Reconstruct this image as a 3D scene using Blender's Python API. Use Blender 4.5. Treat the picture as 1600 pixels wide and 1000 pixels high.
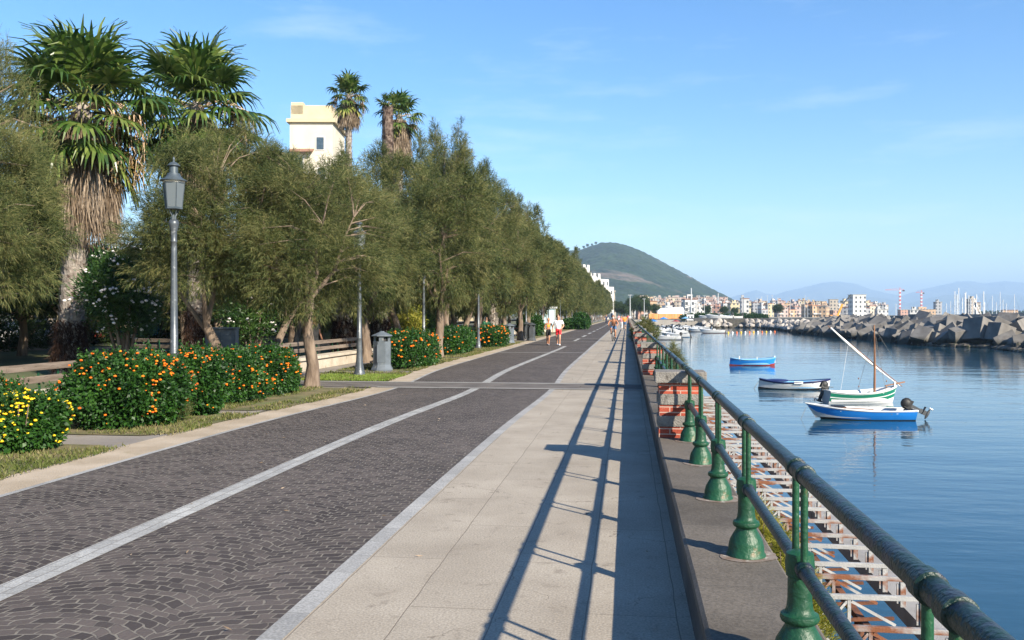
import bpy, bmesh, math, random
import numpy as np
from mathutils import Vector, Matrix, noise
C = bpy.context; D = bpy.data; sc = C.scene
for o in list(D.objects): D.objects.remove(o)
PI = math.pi; R = math.radians
# ---------------- camera, sky, sun, exposure ----------------
EYE = 1.75; F = 1400.0; HZ = 492.0; YAW = math.atan(180/1400)
cam = D.objects.new('camera', D.cameras.new('camera')); sc.collection.objects.link(cam)
cam.data.sensor_width = 36; cam.data.lens = 36*F/1600
cam.location = (0, 0, EYE); cam.rotation_euler = (R(90)-math.atan(8/F), 0, YAW)
cam.data.clip_start = .05; cam.data.clip_end = 60000; sc.camera = cam
HAZE = 1.1e-4
SUN_EL = 30.0; SUN_AZ = 133.0      # azimuth clockwise from +Y
world = D.worlds.new('World'); sc.world = world; world.use_nodes = True
wn = world.node_tree.nodes; wl = world.node_tree.links
bg = wn['Background']; sky = wn.new('ShaderNodeTexSky'); sky.sky_type = 'NISHITA'; sky.sun_disc = False
sky.sun_elevation = R(SUN_EL); sky.sun_rotation = R(SUN_AZ)
sky.air_density = 1.0; sky.dust_density = .15; sky.ozone_density = 3.0; sky.altitude = 0
bg.inputs[1].default_value = 0.084
# faint high cirrus, a real part of the sky dome
tc = wn.new('ShaderNodeTexCoord'); mp = wn.new('ShaderNodeMapping'); mp.inputs['Scale'].default_value = (1.6, 1.6, 9)
nz = wn.new('ShaderNodeTexNoise'); nz.inputs['Scale'].default_value = 2.6; nz.inputs['Detail'].default_value = 8; nz.inputs['Roughness'].default_value = .62
cr = wn.new('ShaderNodeValToRGB'); cr.color_ramp.elements[0].position = .52; cr.color_ramp.elements[1].position = .85
cr.color_ramp.elements[1].color = (.3, .3, .3, 1)
mxs = wn.new('ShaderNodeMix'); mxs.data_type = 'RGBA'; mxs.inputs[7].default_value = (6.5, 6.8, 7.2, 1)
wl.new(tc.outputs['Generated'], mp.inputs[0]); wl.new(mp.outputs[0], nz.inputs[0]); wl.new(nz.outputs[0], cr.inputs[0])
wl.new(cr.outputs[0], mxs.inputs[0]); wl.new(sky.outputs[0], mxs.inputs[6]); hsv = wn.new('ShaderNodeHueSaturation'); hsv.inputs['Saturation'].default_value = 1.28; hsv.inputs['Hue'].default_value = .504; hsv.inputs['Value'].default_value = 1.12; wl.new(mxs.outputs[2], hsv.inputs['Color']); wl.new(hsv.outputs[0], bg.inputs[0])
sl = D.lights.new('sun', 'SUN'); sl.energy = 5.0; sl.angle = R(.53); sl.color = (1, .90, .74)
sun = D.objects.new('sun', sl); sc.collection.objects.link(sun)
sdir = Vector((math.sin(R(SUN_AZ))*math.cos(R(SUN_EL)), math.cos(R(SUN_AZ))*math.cos(R(SUN_EL)), math.sin(R(SUN_EL))))
sun.rotation_euler = sdir.to_track_quat('Z', 'Y').to_euler()
sc.view_settings.view_transform = 'Standard'; sc.view_settings.look = 'None'; sc.view_settings.gamma = 1
sc.view_settings.exposure = 1.22
sc.render.engine = 'CYCLES'
sc.cycles.max_bounces = 6; sc.cycles.diffuse_bounces = 3; sc.cycles.glossy_bounces = 3; sc.cycles.transmission_bounces = 4
sc.cycles.volume_bounces = 0; sc.cycles.transparent_max_bounces = 6

# ---------------- where things stand ----------------
SA, CA = math.sin(YAW), math.cos(YAW)
def W(px, d, z=0.0):                      # a bearing and a distance -> a place
    u = (px-800)/F
    return Vector((d*(-SA+CA*u), d*(CA+SA*u), z))
def Gd(py, z=0.0): return (EYE-z)*F/(py-HZ)
def G(px, py, z=0.0): return W(px, Gd(py, z), z)
def ZZ(py, d): return EYE-(py-HZ)*d/F
SEA = -2.6
_O = 'first second third fourth fifth sixth seventh eighth ninth tenth eleventh twelfth thirteenth fourteenth fifteenth sixteenth seventeenth eighteenth nineteenth'.split()
_T = ['', '', 'twenty', 'thirty', 'forty', 'fifty', 'sixty', 'seventy', 'eighty', 'ninety']
def od(n):
    if n < 20: return _O[n-1]
    return (_T[n//10]+'-'+_O[n % 10-1]) if n % 10 else _T[n//10][:-1]+'ieth'
# ---------------- object helpers ----------------
def link(o): sc.collection.objects.link(o); return o
def tag(o, label=None, cat=None, group=None, kind=None):
    if label: o['label'] = label
    if cat: o['category'] = cat
    if group: o['group'] = group
    if kind: o['kind'] = kind
    return o
def thing(name, label, cat, loc=(0, 0, 0), rz=0, group=None):
    o = link(D.objects.new(name, None)); o.location = loc; o.rotation_euler = (0, 0, rz); o.empty_display_size = .1
    return tag(o, label, cat, group)
def dup(root, loc=None, rz=None, label=None, group=None, scale=None):
    def cp(o, par):
        c = o.copy(); link(c); c.parent = par
        for ch in o.children: cp(ch, c)
        return c
    r = cp(root, None)
    if loc is not None: r.location = loc
    if rz is not None: r.rotation_euler = (0, 0, rz)
    if label: r['label'] = label
    if group: r['group'] = group
    if scale is not None: r.scale = scale if hasattr(scale, '__len__') else (scale,)*3
    return r
class MB:
    def __init__(s): s.v = []; s.f = []; s.m = []
    def add(s, vs, fs, mi=0):
        n = len(s.v); s.v += [tuple(v) for v in vs]; s.f += [tuple(i+n for i in f) for f in fs]; s.m += [mi]*len(fs); return s
    def box(s, c, d, rot=None, mi=0, taper=1.0):
        hx, hy, hz = d[0]/2, d[1]/2, d[2]/2
        vs = [Vector((x*hx*(taper if z > 0 else 1), y*hy*(taper if z > 0 else 1), z*hz)) for z in (-1, 1) for x, y in ((-1, -1), (1, -1), (1, 1), (-1, 1))]
        if rot is not None: vs = [rot @ v for v in vs]
        c = Vector(c)
        return s.add([v+c for v in vs], [(3, 2, 1, 0), (4, 5, 6, 7), (0, 1, 5, 4), (1, 2, 6, 5), (2, 3, 7, 6), (3, 0, 4, 7)], mi)
    def bar(s, a, b, w, h=None, mi=0):
        a = Vector(a); b = Vector(b); h = h or w; d = b-a
        q = d.to_track_quat('X', 'Z').to_matrix()
        return s.box((a+b)/2, (d.length, w, h), q, mi)
    def tube(s, pts, rad, n=8, mi=0, cap=True):
        pts = [Vector(p) for p in pts]
        if not hasattr(rad, '__len__'): rad = [rad]*len(pts)
        vs = []; up = Vector((0, 0, 1)); prev = None
        for i, p in enumerate(pts):
            t = (pts[min(i+1, len(pts)-1)]-pts[max(i-1, 0)]).normalized()
            if prev is None:
                a = t.cross(up if abs(t.z) < .95 else Vector((1, 0, 0))).normalized()
            else:
                a = (prev-t*prev.dot(t)).normalized()
            prev = a; b = t.cross(a)
            for k in range(n):
                an = 2*PI*k/n; vs.append(p+(a*math.cos(an)+b*math.sin(an))*rad[i])
        fs = [(i*n+k, i*n+(k+1) % n, (i+1)*n+(k+1) % n, (i+1)*n+k) for i in range(len(pts)-1) for k in range(n)]
        if cap: fs += [tuple(range(n-1, -1, -1)), tuple(range((len(pts)-1)*n, len(pts)*n))]
        return s.add(vs, fs, mi)
    def lathe(s, prof, c=(0, 0, 0), n=16, mi=0, sx=1, sy=1, rot0=0):
        vs = []; c = Vector(c)
        for r, z in prof:
            for k in range(n):
                an = 2*PI*k/n+rot0; vs.append(c+Vector((r*math.cos(an)*sx, r*math.sin(an)*sy, z)))
        m = len(prof)
        fs = [(i*n+k, i*n+(k+1) % n, (i+1)*n+(k+1) % n, (i+1)*n+k) for i in range(m-1) for k in range(n)]
        fs += [tuple(range(n-1, -1, -1)), tuple(range((m-1)*n, m*n))]
        return s.add(vs, fs, mi)
    def ball(s, c, r, n=10, mi=0, rot=None):
        r = r if hasattr(r, '__len__') else (r, r, r); c = Vector(c); vs = []; m = max(4, n//2+1)
        for i in range(m+1):
            th = PI*i/m; th = min(max(th, .05), PI-.05)
            for k in range(n):
                an = 2*PI*k/n
                v = Vector((r[0]*math.sin(th)*math.cos(an), r[1]*math.sin(th)*math.sin(an), -r[2]*math.cos(th)))
                vs.append(c+(rot @ v if rot is not None else v))
        fs = [(i*n+k, i*n+(k+1) % n, (i+1)*n+(k+1) % n, (i+1)*n+k) for i in range(m) for k in range(n)]
        fs += [tuple(range(n-1, -1, -1)), tuple(range(m*n, (m+1)*n))]
        return s.add(vs, fs, mi)
    def grid(s, rows, mi=0):
        n = len(rows[0]); vs = [v for r in rows for v in r]
        return s.add(vs, [(i*n+k, i*n+k+1, (i+1)*n+k+1, (i+1)*n+k) for i in range(len(rows)-1) for k in range(n-1)], mi)
    def build(s, name, mats, parent=None, smooth=False, bevel=0, loc=None):
        me = D.meshes.new(name); me.from_pydata(s.v, [], s.f)
        mats = mats if isinstance(mats, (list, tuple)) else [mats]
        for m in mats: me.materials.append(m)
        if len(mats) > 1: me.polygons.foreach_set('material_index', s.m)
        if smooth: me.polygons.foreach_set('use_smooth', [True]*len(me.polygons))
        me.update()
        if bevel:
            bm = bmesh.new(); bm.from_mesh(me)
            es = [e for e in bm.edges if len(e.link_faces) == 2 and e.calc_face_angle(0) > .6]
            bmesh.ops.bevel(bm, geom=es, offset=bevel, segments=2, profile=.6, affect='EDGES'); bm.to_mesh(me); bm.free()
            if smooth: me.polygons.foreach_set('use_smooth', [True]*len(me.polygons))
        if smooth:
            try: me.set_sharp_from_angle(angle=R(45))
            except Exception: pass
        o = link(D.objects.new(name, me)); o.parent = parent
        if loc is not None: o.location = loc
        return o
def struct(name, mb, m, **k): return tag(mb.build(name, m, **k), kind='structure')
def np_mesh(name, V, nq, mats, parent=None, per=4):       # V: (N*per,3) independent faces
    n = len(V)//per
    me = D.meshes.new(name); me.vertices.add(len(V)); me.vertices.foreach_set('co', np.asarray(V, np.float32).ravel())
    me.loops.add(n*per); me.loops.foreach_set('vertex_index', np.arange(n*per, dtype=np.int32))
    me.polygons.add(n); me.polygons.foreach_set('loop_start', np.arange(0, n*per, per, dtype=np.int32))
    me.update(calc_edges=True)
    mats = mats if isinstance(mats, (list, tuple)) else [mats]
    for m in mats: me.materials.append(m)
    o = link(D.objects.new(name, me)); o.parent = parent
    return o
def unit(a): return a/np.maximum(np.linalg.norm(a, axis=1, keepdims=True), 1e-6)
def leaf_cards(rng, P, Dr, L, Wd):                        # pointed leaf quads
    n = len(P); Dr = unit(Dr); S = unit(np.cross(Dr, rng.normal(size=(n, 3))))
    L = np.broadcast_to(np.asarray(L).reshape(-1, 1), (n, 1)); Wd = np.broadcast_to(np.asarray(Wd).reshape(-1, 1), (n, 1))
    V = np.empty((n, 4, 3)); V[:, 0] = P; V[:, 1] = P+Dr*L*.45+S*Wd/2; V[:, 2] = P+Dr*L; V[:, 3] = P+Dr*L*.45-S*Wd/2
    return V.reshape(-1, 3)
def strips(rng, P, Dr, L, Wd, droop=.6, seg=2):           # thin drooping strands
    n = len(P); Dr = unit(Dr); S = unit(np.cross(Dr, rng.normal(size=(n, 3)))); out = []
    L = np.broadcast_to(np.asarray(L).reshape(-1, 1), (n, 1)); Wd = np.broadcast_to(np.asarray(Wd).reshape(-1, 1), (n, 1)); a = P; d = Dr
    for k in range(seg):
        d2 = unit(d+np.array([0, 0, -droop])*(.6+rng.random((n, 1))*.8)); b = a+d2*L/seg
        w0 = Wd*(1-.75*k/seg)/2; w1 = Wd*(1-.75*(k+1)/seg)/2
        V = np.empty((n, 4, 3)); V[:, 0] = a+S*w0; V[:, 1] = b+S*w1; V[:, 2] = b-S*w1; V[:, 3] = a-S*w0
        out.append(V); a = b; d = d2
    return np.concatenate(out, 0).reshape(-1, 3)
# ---------------- materials ----------------
def lin(c):
    return tuple((x/12.92 if x <= .04045 else ((x+.055)/1.055)**2.4) for x in c)
def nmat(name):
    m = D.materials.new(name); m.use_nodes = True; nt = m.node_tree
    return m, nt, nt.nodes['Principled BSDF']
def c4(c): return (c[0], c[1], c[2], 1)
def pm(name, c1, c2=None, scale=4, rough=.6, bump=0, bscale=None, metal=0, detail=6, c3=None, s3=30, t3=.6, pos=(.35, .65), coord='Object', spec=.5, coat=0, stretch=None, p3w=.08):
    """noise-mottled surface; c3 adds a second finer layer of spots"""
    m, nt, b = nmat(name); N = nt.nodes; Lk = nt.links
    b.inputs['Roughness'].default_value = rough; b.inputs['Metallic'].default_value = metal
    b.inputs['Specular IOR Level'].default_value = spec; b.inputs['Coat Weight'].default_value = coat
    if c2 is None: b.inputs['Base Color'].default_value = c4(c1); c2 = c1
    t = N.new('ShaderNodeTexCoord'); vec = t.outputs[coord]
    if stretch:
        mp = N.new('ShaderNodeMapping'); mp.inputs['Scale'].default_value = stretch; Lk.new(vec, mp.inputs[0]); vec = mp.outputs[0]
    n = N.new('ShaderNodeTexNoise'); n.inputs['Scale'].default_value = scale; n.inputs['Detail'].default_value = detail; Lk.new(vec, n.inputs[0])
    r = N.new('ShaderNodeValToRGB'); r.color_ramp.elements[0].position = pos[0]; r.color_ramp.elements[1].position = pos[1]
    r.color_ramp.elements[0].color = c4(c1); r.color_ramp.elements[1].color = c4(c2); Lk.new(n.outputs[0], r.inputs[0]); col = r.outputs[0]
    if c3 is not None:
        n3 = N.new('ShaderNodeTexNoise'); n3.inputs['Scale'].default_value = s3; n3.inputs['Detail'].default_value = 5; Lk.new(vec, n3.inputs[0])
        mr = N.new('ShaderNodeMapRange'); mr.inputs[1].default_value = t3; mr.inputs[2].default_value = t3+p3w; Lk.new(n3.outputs[0], mr.inputs[0])
        mx = N.new('ShaderNodeMix'); mx.data_type = 'RGBA'; Lk.new(mr.outputs[0], mx.inputs[0]); Lk.new(col, mx.inputs[6]); mx.inputs[7].default_value = c4(c3); col = mx.outputs[2]
    Lk.new(col, b.inputs['Base Color'])
    if bump:
        nb = N.new('ShaderNodeTexNoise'); nb.inputs['Scale'].default_value = bscale or scale*4; nb.inputs['Detail'].default_value = 6; Lk.new(vec, nb.inputs[0])
        bp = N.new('ShaderNodeBump'); bp.inputs['Strength'].default_value = bump; bp.inputs['Distance'].default_value = .02; Lk.new(nb.outputs[0], bp.inputs['Height']); Lk.new(bp.outputs[0], b.inputs['Normal'])
    return m
def leafmat(name, cols, nscale=.8, transl=.35, rough=.6, spec=.25):
    """foliage: colour varies by clump (noise) and by leaf (random per island)"""
    m, nt, b = nmat(name); N = nt.nodes; Lk = nt.links
    b.inputs['Roughness'].default_value = rough; b.inputs['Specular IOR Level'].default_value = spec
    t = N.new('ShaderNodeTexCoord'); oi = N.new('ShaderNodeObjectInfo'); va = N.new('ShaderNodeVectorMath'); va.operation = 'ADD'
    ml = N.new('ShaderNodeMath'); ml.operation = 'MULTIPLY'; ml.inputs[1].default_value = 30; Lk.new(oi.outputs['Random'], ml.inputs[0])
    Lk.new(t.outputs['Object'], va.inputs[0]); Lk.new(ml.outputs[0], va.inputs[1])
    n = N.new('ShaderNodeTexNoise'); n.inputs['Scale'].default_value = nscale; n.inputs['Detail'].default_value = 4; Lk.new(va.outputs[0], n.inputs[0])
    g = N.new('ShaderNodeNewGeometry'); ad = N.new('ShaderNodeMath'); ad.operation = 'MULTIPLY_ADD'; ad.inputs[1].default_value = .45; Lk.new(g.outputs['Random Per Island'], ad.inputs[0])
    sb = N.new('ShaderNodeMath'); sb.operation = 'SUBTRACT'; sb.inputs[1].default_value = .22; Lk.new(n.outputs[0], sb.inputs[0]); Lk.new(sb.outputs[0], ad.inputs[2])
    r = N.new('ShaderNodeValToRGB'); e = r.color_ramp.elements; e[0].position = .25; e[1].position = .75
    e[0].color = c4(cols[0]); e[1].color = c4(cols[-1])
    for i, c in enumerate(cols[1:-1]):
        x = e.new(.25+.5*(i+1)/(len(cols)-1)); x.color = c4(c)
    Lk.new(ad.outputs[0], r.inputs[0]); Lk.new(r.outputs[0], b.inputs['Base Color'])
    tr = N.new('ShaderNodeBsdfTranslucent'); ms = N.new('ShaderNodeMixShader'); ms.inputs[0].default_value = transl
    Lk.new(r.outputs[0], tr.inputs[0]); Lk.new(b.outputs[0], ms.inputs[1]); Lk.new(tr.outputs[0], ms.inputs[2]); Lk.new(ms.outputs[0], N['Material Output'].inputs[0])
    return m
def math_n(nt, op, a, b=None, c=None):
    n = nt.nodes.new('ShaderNodeMath'); n.operation = op
    for i, x in enumerate((a, b, c)):
        if x is None: continue
        if isinstance(x, (int, float)): n.inputs[i].default_value = x
        else: nt.links.new(x, n.inputs[i])
    return n.outputs[0]
# ---------------- ground materials ----------------
def cobble_mat():
    m, nt, b = nmat('cobbles'); N = nt.nodes; Lk = nt.links
    t = N.new('ShaderNodeTexCoord'); nd = N.new('ShaderNodeTexNoise'); nd.inputs['Scale'].default_value = 3.5; nd.inputs['Detail'].default_value = 2
    Lk.new(t.outputs['Object'], nd.inputs[0])
    s = N.new('ShaderNodeVectorMath'); s.operation = 'SCALE'; s.inputs[3].default_value = .13; Lk.new(nd.outputs[1], s.inputs[0])
    a = N.new('ShaderNodeVectorMath'); a.operation = 'ADD'; Lk.new(t.outputs['Object'], a.inputs[0]); Lk.new(s.outputs[0], a.inputs[1])
    sx = N.new('ShaderNodeSeparateXYZ'); Lk.new(a.outputs[0], sx.inputs[0]); x, y = sx.outputs[0], sx.outputs[1]
    P_ = 1.25
    u = math_n(nt, 'SUBTRACT', math_n(nt, 'PINGPONG', x, P_/2), P_/4)          # -.31..31
    fx = math_n(nt, 'SUBTRACT', math_n(nt, 'FRACT', math_n(nt, 'DIVIDE', x, P_)), .5)
    arc = math_n(nt, 'MULTIPLY', math_n(nt, 'MULTIPLY', fx, fx), .95)
    y2 = math_n(nt, 'ADD', y, arc)
    cx = N.new('ShaderNodeCombineXYZ'); Lk.new(x, cx.inputs[0]); Lk.new(y2, cx.inputs[1])
    br = N.new('ShaderNodeTexBrick'); br.inputs['Scale'].default_value = 1; br.inputs['Brick Width'].default_value = .115; br.inputs['Row Height'].default_value = .088
    br.inputs['Mortar Size'].default_value = .008; br.inputs['Mortar Smooth'].default_value = .25; br.offset = .5
    br.inputs['Color1'].default_value = (.0, .0, .0, 1); br.inputs['Color2'].default_value = (1, 1, 1, 1); br.inputs['Mortar'].default_value = (.5, .5, .5, 1)
    Lk.new(cx.outputs[0], br.inputs[0])
    rr = N.new('ShaderNodeValToRGB'); e = rr.color_ramp.elements; e[0].color = c4((.050, .042, .040)); e[1].color = c4((.096, .080, .073)); e[0].position = .1; e[1].position = .95
    x1 = e.new(.5); x1.color = c4((.070, .059, .055)); Lk.new(br.outputs[0], rr.inputs[0])
    n2 = N.new('ShaderNodeTexNoise'); n2.inputs['Scale'].default_value = .7; n2.inputs['Detail'].default_value = 5; Lk.new(t.outputs['Object'], n2.inputs[0])
    n3 = N.new('ShaderNodeTexNoise'); n3.inputs['Scale'].default_value = 9; n3.inputs['Detail'].default_value = 4; Lk.new(t.outputs['Object'], n3.inputs[0])
    mr = N.new('ShaderNodeMapRange'); mr.inputs[1].default_value = .3; mr.inputs[2].default_value = .7; mr.inputs[3].default_value = .8; mr.inputs[4].default_value = 1.25; Lk.new(n2.outputs[0], mr.inputs[0])
    vm = N.new('ShaderNodeVectorMath'); vm.operation = 'SCALE'; Lk.new(rr.outputs[0], vm.inputs[0]); Lk.new(mr.outputs[0], vm.inputs[3])
    # sandy joints, patchy
    jr = N.new('ShaderNodeMapRange'); jr.inputs[1].default_value = .38; jr.inputs[2].default_value = .62; jr.inputs[3].default_value = .3; jr.inputs[4].default_value = 1.25; Lk.new(n3.outputs[0], jr.inputs[0])
    mf = math_n(nt, 'MULTIPLY', br.outputs[1], jr.outputs[0])
    mx = N.new('ShaderNodeMix'); mx.data_type = 'RGBA'; mx.inputs[7].default_value = (.18, .162, .138, 1); Lk.new(mf, mx.inputs[0]); Lk.new(vm.outputs[0], mx.inputs[6])
    Lk.new(mx.outputs[2], b.inputs['Base Color']); b.inputs['Roughness'].default_value = .75; b.inputs['Specular IOR Level'].default_value = .15
    nb = N.new('ShaderNodeTexNoise'); nb.inputs['Scale'].default_value = 45; nb.inputs['Detail'].default_value = 3; Lk.new(t.outputs['Object'], nb.inputs[0])
    h = math_n(nt, 'SUBTRACT', math_n(nt, 'MULTIPLY', nb.outputs[0], .5), br.outputs[1])
    bp = N.new('ShaderNodeBump'); bp.inputs['Strength'].default_value = .8; bp.inputs['Distance'].default_value = .012; Lk.new(h, bp.inputs['Height']); Lk.new(bp.outputs[0], b.inputs['Normal'])
    return m
def slab_mat(name, c1, c2, bw, rh, shift, mortar=.006, stain=(.2, .17, .15), jc=(.09, .08, .07), sw=True, off=.5, rough=.8, contrast=.05):
    m, nt, b = nmat(name); N = nt.nodes; Lk = nt.links
    t = N.new('ShaderNodeTexCoord'); sx = N.new('ShaderNodeSeparateXYZ'); Lk.new(t.outputs['Object'], sx.inputs[0])
    nd = N.new('ShaderNodeTexNoise'); nd.inputs['Scale'].default_value = 1.5; Lk.new(t.outputs['Object'], nd.inputs[0])
    wob = math_n(nt, 'MULTIPLY', math_n(nt, 'SUBTRACT', nd.outputs[0], .5), .03)
    cx = N.new('ShaderNodeCombineXYZ')
    Lk.new(sx.outputs[1 if sw else 0], cx.inputs[0]); Lk.new(math_n(nt, 'ADD', math_n(nt, 'ADD', sx.outputs[0 if sw else 1], shift), wob), cx.inputs[1])
    br = N.new('ShaderNodeTexBrick'); br.inputs['Scale'].default_value = 1; br.inputs['Brick Width'].default_value = bw; br.inputs['Row Height'].default_value = rh
    br.inputs['Mortar Size'].default_value = mortar; br.inputs['Mortar Smooth'].default_value = .3; br.offset = off
    br.inputs['Color1'].default_value = c4(tuple(v*(1-contrast) for v in (1, 1, 1))); br.inputs['Color2'].default_value = c4((1+contrast,)*3); br.inputs['Mortar'].default_value = (1, 1, 1, 1)
    Lk.new(cx.outputs[0], br.inputs[0])
    n1 = N.new('ShaderNodeTexNoise'); n1.inputs['Scale'].default_value = 1.1; n1.inputs['Detail'].default_value = 7; n1.inputs['Roughness'].default_value = .6; Lk.new(t.outputs['Object'], n1.inputs[0])
    r = N.new('ShaderNodeValToRGB'); r.color_ramp.elements[0].position = .33; r.color_ramp.elements[1].position = .66; r.color_ramp.elements[0].color = c4(c1); r.color_ramp.elements[1].color = c4(c2); Lk.new(n1.outputs[0], r.inputs[0])
    g = N.new('ShaderNodeTexNoise'); g.inputs['Scale'].default_value = 70; g.inputs['Detail'].default_value = 4; Lk.new(t.outputs['Object'], g.inputs[0])
    gr = N.new('ShaderNodeMapRange'); gr.inputs[1].default_value = .3; gr.inputs[2].default_value = .7; gr.inputs[3].default_value = .72; gr.inputs[4].default_value = 1.22; Lk.new(g.outputs[0], gr.inputs[0])
    vm = N.new('ShaderNodeVectorMath'); vm.operation = 'SCALE'; Lk.new(r.outputs[0], vm.inputs[0]); Lk.new(gr.outputs[0], vm.inputs[3])
    v2 = N.new('ShaderNodeVectorMath'); v2.operation = 'MULTIPLY'; Lk.new(vm.outputs[0], v2.inputs[0]); Lk.new(br.outputs[0], v2.inputs[1])
    # dark dropped spots and stains
    sp = N.new('ShaderNodeTexNoise'); sp.inputs['Scale'].default_value = 5; sp.inputs['Detail'].default_value = 8; sp.inputs['Roughness'].default_value = .7; Lk.new(t.outputs['Object'], sp.inputs[0])
    mr = N.new('ShaderNodeMapRange'); mr.inputs[1].default_value = .57; mr.inputs[2].default_value = .74; mr.inputs[4].default_value = .85; Lk.new(sp.outputs[0], mr.inputs[0])
    mx = N.new('ShaderNodeMix'); mx.data_type = 'RGBA'; mx.inputs[7].default_value = c4(stain); Lk.new(mr.outputs[0], mx.inputs[0]); Lk.new(v2.outputs[0], mx.inputs[6])
    # hairline cracks
    vo = N.new('ShaderNodeTexVoronoi'); vo.feature = 'DISTANCE_TO_EDGE'; vo.inputs['Scale'].default_value = .55
    ds = N.new('ShaderNodeVectorMath'); ds.operation = 'MULTIPLY_ADD'; n5 = N.new('ShaderNodeTexNoise'); n5.inputs['Scale'].default_value = 4; n5.inputs['Detail'].default_value = 5
    Lk.new(t.outputs['Object'], n5.inputs[0]); Lk.new(n5.outputs[1], ds.inputs[0]); ds.inputs[1].default_value = (.5, .5, .5); Lk.new(t.outputs['Object'], ds.inputs[2]); Lk.new(ds.outputs[0], vo.inputs[0])
    ck = math_n(nt, 'LESS_THAN', vo.outputs[0], .0022); ck2 = math_n(nt, 'MULTIPLY', ck, math_n(nt, 'GREATER_THAN', n1.outputs[0], .5))
    jm = math_n(nt, 'MAXIMUM', math_n(nt, 'MULTIPLY', ck2, .7), math_n(nt, 'MULTIPLY', br.outputs[1], .8))
    m2 = N.new('ShaderNodeMix'); m2.data_type = 'RGBA'; m2.inputs[7].default_value = c4(jc); Lk.new(jm, m2.inputs[0]); Lk.new(mx.outputs[2], m2.inputs[6])
    Lk.new(m2.outputs[2], b.inputs['Base Color']); b.inputs['Roughness'].default_value = rough; b.inputs['Specular IOR Level'].default_value = .2
    h = math_n(nt, 'SUBTRACT', math_n(nt, 'MULTIPLY', g.outputs[0], .6), jm)
    bp = N.new('ShaderNodeBump'); bp.inputs['Strength'].default_value = .5; bp.inputs['Distance'].default_value = .008; Lk.new(h, bp.inputs['Height']); Lk.new(bp.outputs[0], b.inputs['Normal'])
    return m
def water_mat():
    m, nt, b = nmat('sea_water'); N = nt.nodes; Lk = nt.links
    b.inputs['Base Color'].default_value = (.012, .05, .085, 1); b.inputs['Roughness'].default_value = .04; b.inputs['IOR'].default_value = 1.333
    t = N.new('ShaderNodeTexCoord'); hs = []
    for sc_, st, w in ((.35, (1, .28, 1), 1.3), (1.5, (1, .38, 1), .45), (5, (.8, .5, 1), .10)):
        mp = N.new('ShaderNodeMapping'); mp.inputs['Scale'].default_value = (st[1], st[0], 1); mp.inputs['Rotation'].default_value = (0, 0, R(-8)); Lk.new(t.outputs['Object'], mp.inputs[0])
        n = N.new('ShaderNodeTexNoise'); n.inputs['Scale'].default_value = sc_; n.inputs['Detail'].default_value = 3; Lk.new(mp.outputs[0], n.inputs[0])
        hs.append(math_n(nt, 'MULTIPLY', n.outputs[0], w))
    n4 = N.new('ShaderNodeTexNoise'); n4.inputs['Scale'].default_value = .03; n4.inputs['Detail'].default_value = 2; Lk.new(t.outputs['Object'], n4.inputs[0])
    h = math_n(nt, 'ADD', math_n(nt, 'ADD', hs[0], hs[1]), hs[2])
    mr = N.new('ShaderNodeMapRange'); mr.inputs[1].default_value = .35; mr.inputs[2].default_value = .65; mr.inputs[3].default_value = .4; mr.inputs[4].default_value = 1; Lk.new(n4.outputs[0], mr.inputs[0])
    bp = N.new('ShaderNodeBump'); bp.inputs['Distance'].default_value = .045; Lk.new(mr.outputs[0], bp.inputs['Strength']); Lk.new(h, bp.inputs['Height']); Lk.new(bp.outputs[0], b.inputs['Normal'])
    return m
M = {}
M['cobble'] = cobble_mat()
M['walk'] = slab_mat('pavement_slabs', (.27, .235, .19), (.35, .31, .255), 2.1, .53, 1.3, mortar=.004, jc=(.14, .115, .09), stain=(.15, .125, .10))
M['coping'] = slab_mat('coping_stone', (.085, .074, .062), (.135, .118, .10), 1.35, 3.0, 1.0, mortar=.005, stain=(.07, .06, .05), contrast=.12)
M['light_stone'] = slab_mat('pale_kerb_stone', (.24, .24, .235), (.33, .325, .315), .42, 3.0, 1.5, mortar=.006, stain=(.3, .3, .3), jc=(.2, .2, .19), contrast=.14)
M['line_stone'] = slab_mat('pale_line_stone', (.26, .26, .255), (.35, .35, .335), .24, .105, 3.9, mortar=.008, stain=(.28, .28, .27), jc=(.2, .19, .18), contrast=.14)
M['cross_stone'] = slab_mat('cross_strip_stone', (.24, .235, .22), (.31, .30, .28), 3.0, .5, .0, mortar=.006, stain=(.22, .21, .2), sw=False)
M['tan'] = pm('tan_gravel_concrete', (.30, .24, .17), (.40, .33, .25), 1.5, .9, .5, 60, c3=(.28, .23, .15), s3=2.2, t3=.62)
M['path'] = pm('grey_path', (.17, .15, .135), (.24, .215, .185), 1.2, .9, .4, 50, c3=(.2, .17, .12), s3=3, t3=.62)
M['turf'] = pm('dry_turf', (.08, .085, .025), (.18, .14, .07), 2.2, .95, .8, 60, c3=(.08, .12, .025), s3=1.1, t3=.52, p3w=.2)
M['park'] = pm('park_soil', (.075, .065, .045), (.13, .11, .08), .8, .95, .5, 20, c3=(.07, .09, .03), s3=.35, t3=.5, p3w=.15)
M['land'] = pm('far_land', (.16, .15, .11), (.24, .22, .17), .02, .95)
M['quay'] = pm('quay_concrete', (.26, .24, .21), (.36, .33, .29), .1, .9, .3, 3)
M['water'] = water_mat()
M['wall'] = pm('sea_wall_concrete', (.11, .10, .085), (.2, .18, .155), 1.2, .9, .6, 20, c3=(.05, .06, .03), s3=2.5, t3=.6)
M['plaster_dark'] = pm('stained_render', (.045, .041, .038), (.085, .078, .07), 1.6, .9, .5, 30, c3=(.06, .055, .05), s3=4, t3=.6)
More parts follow.
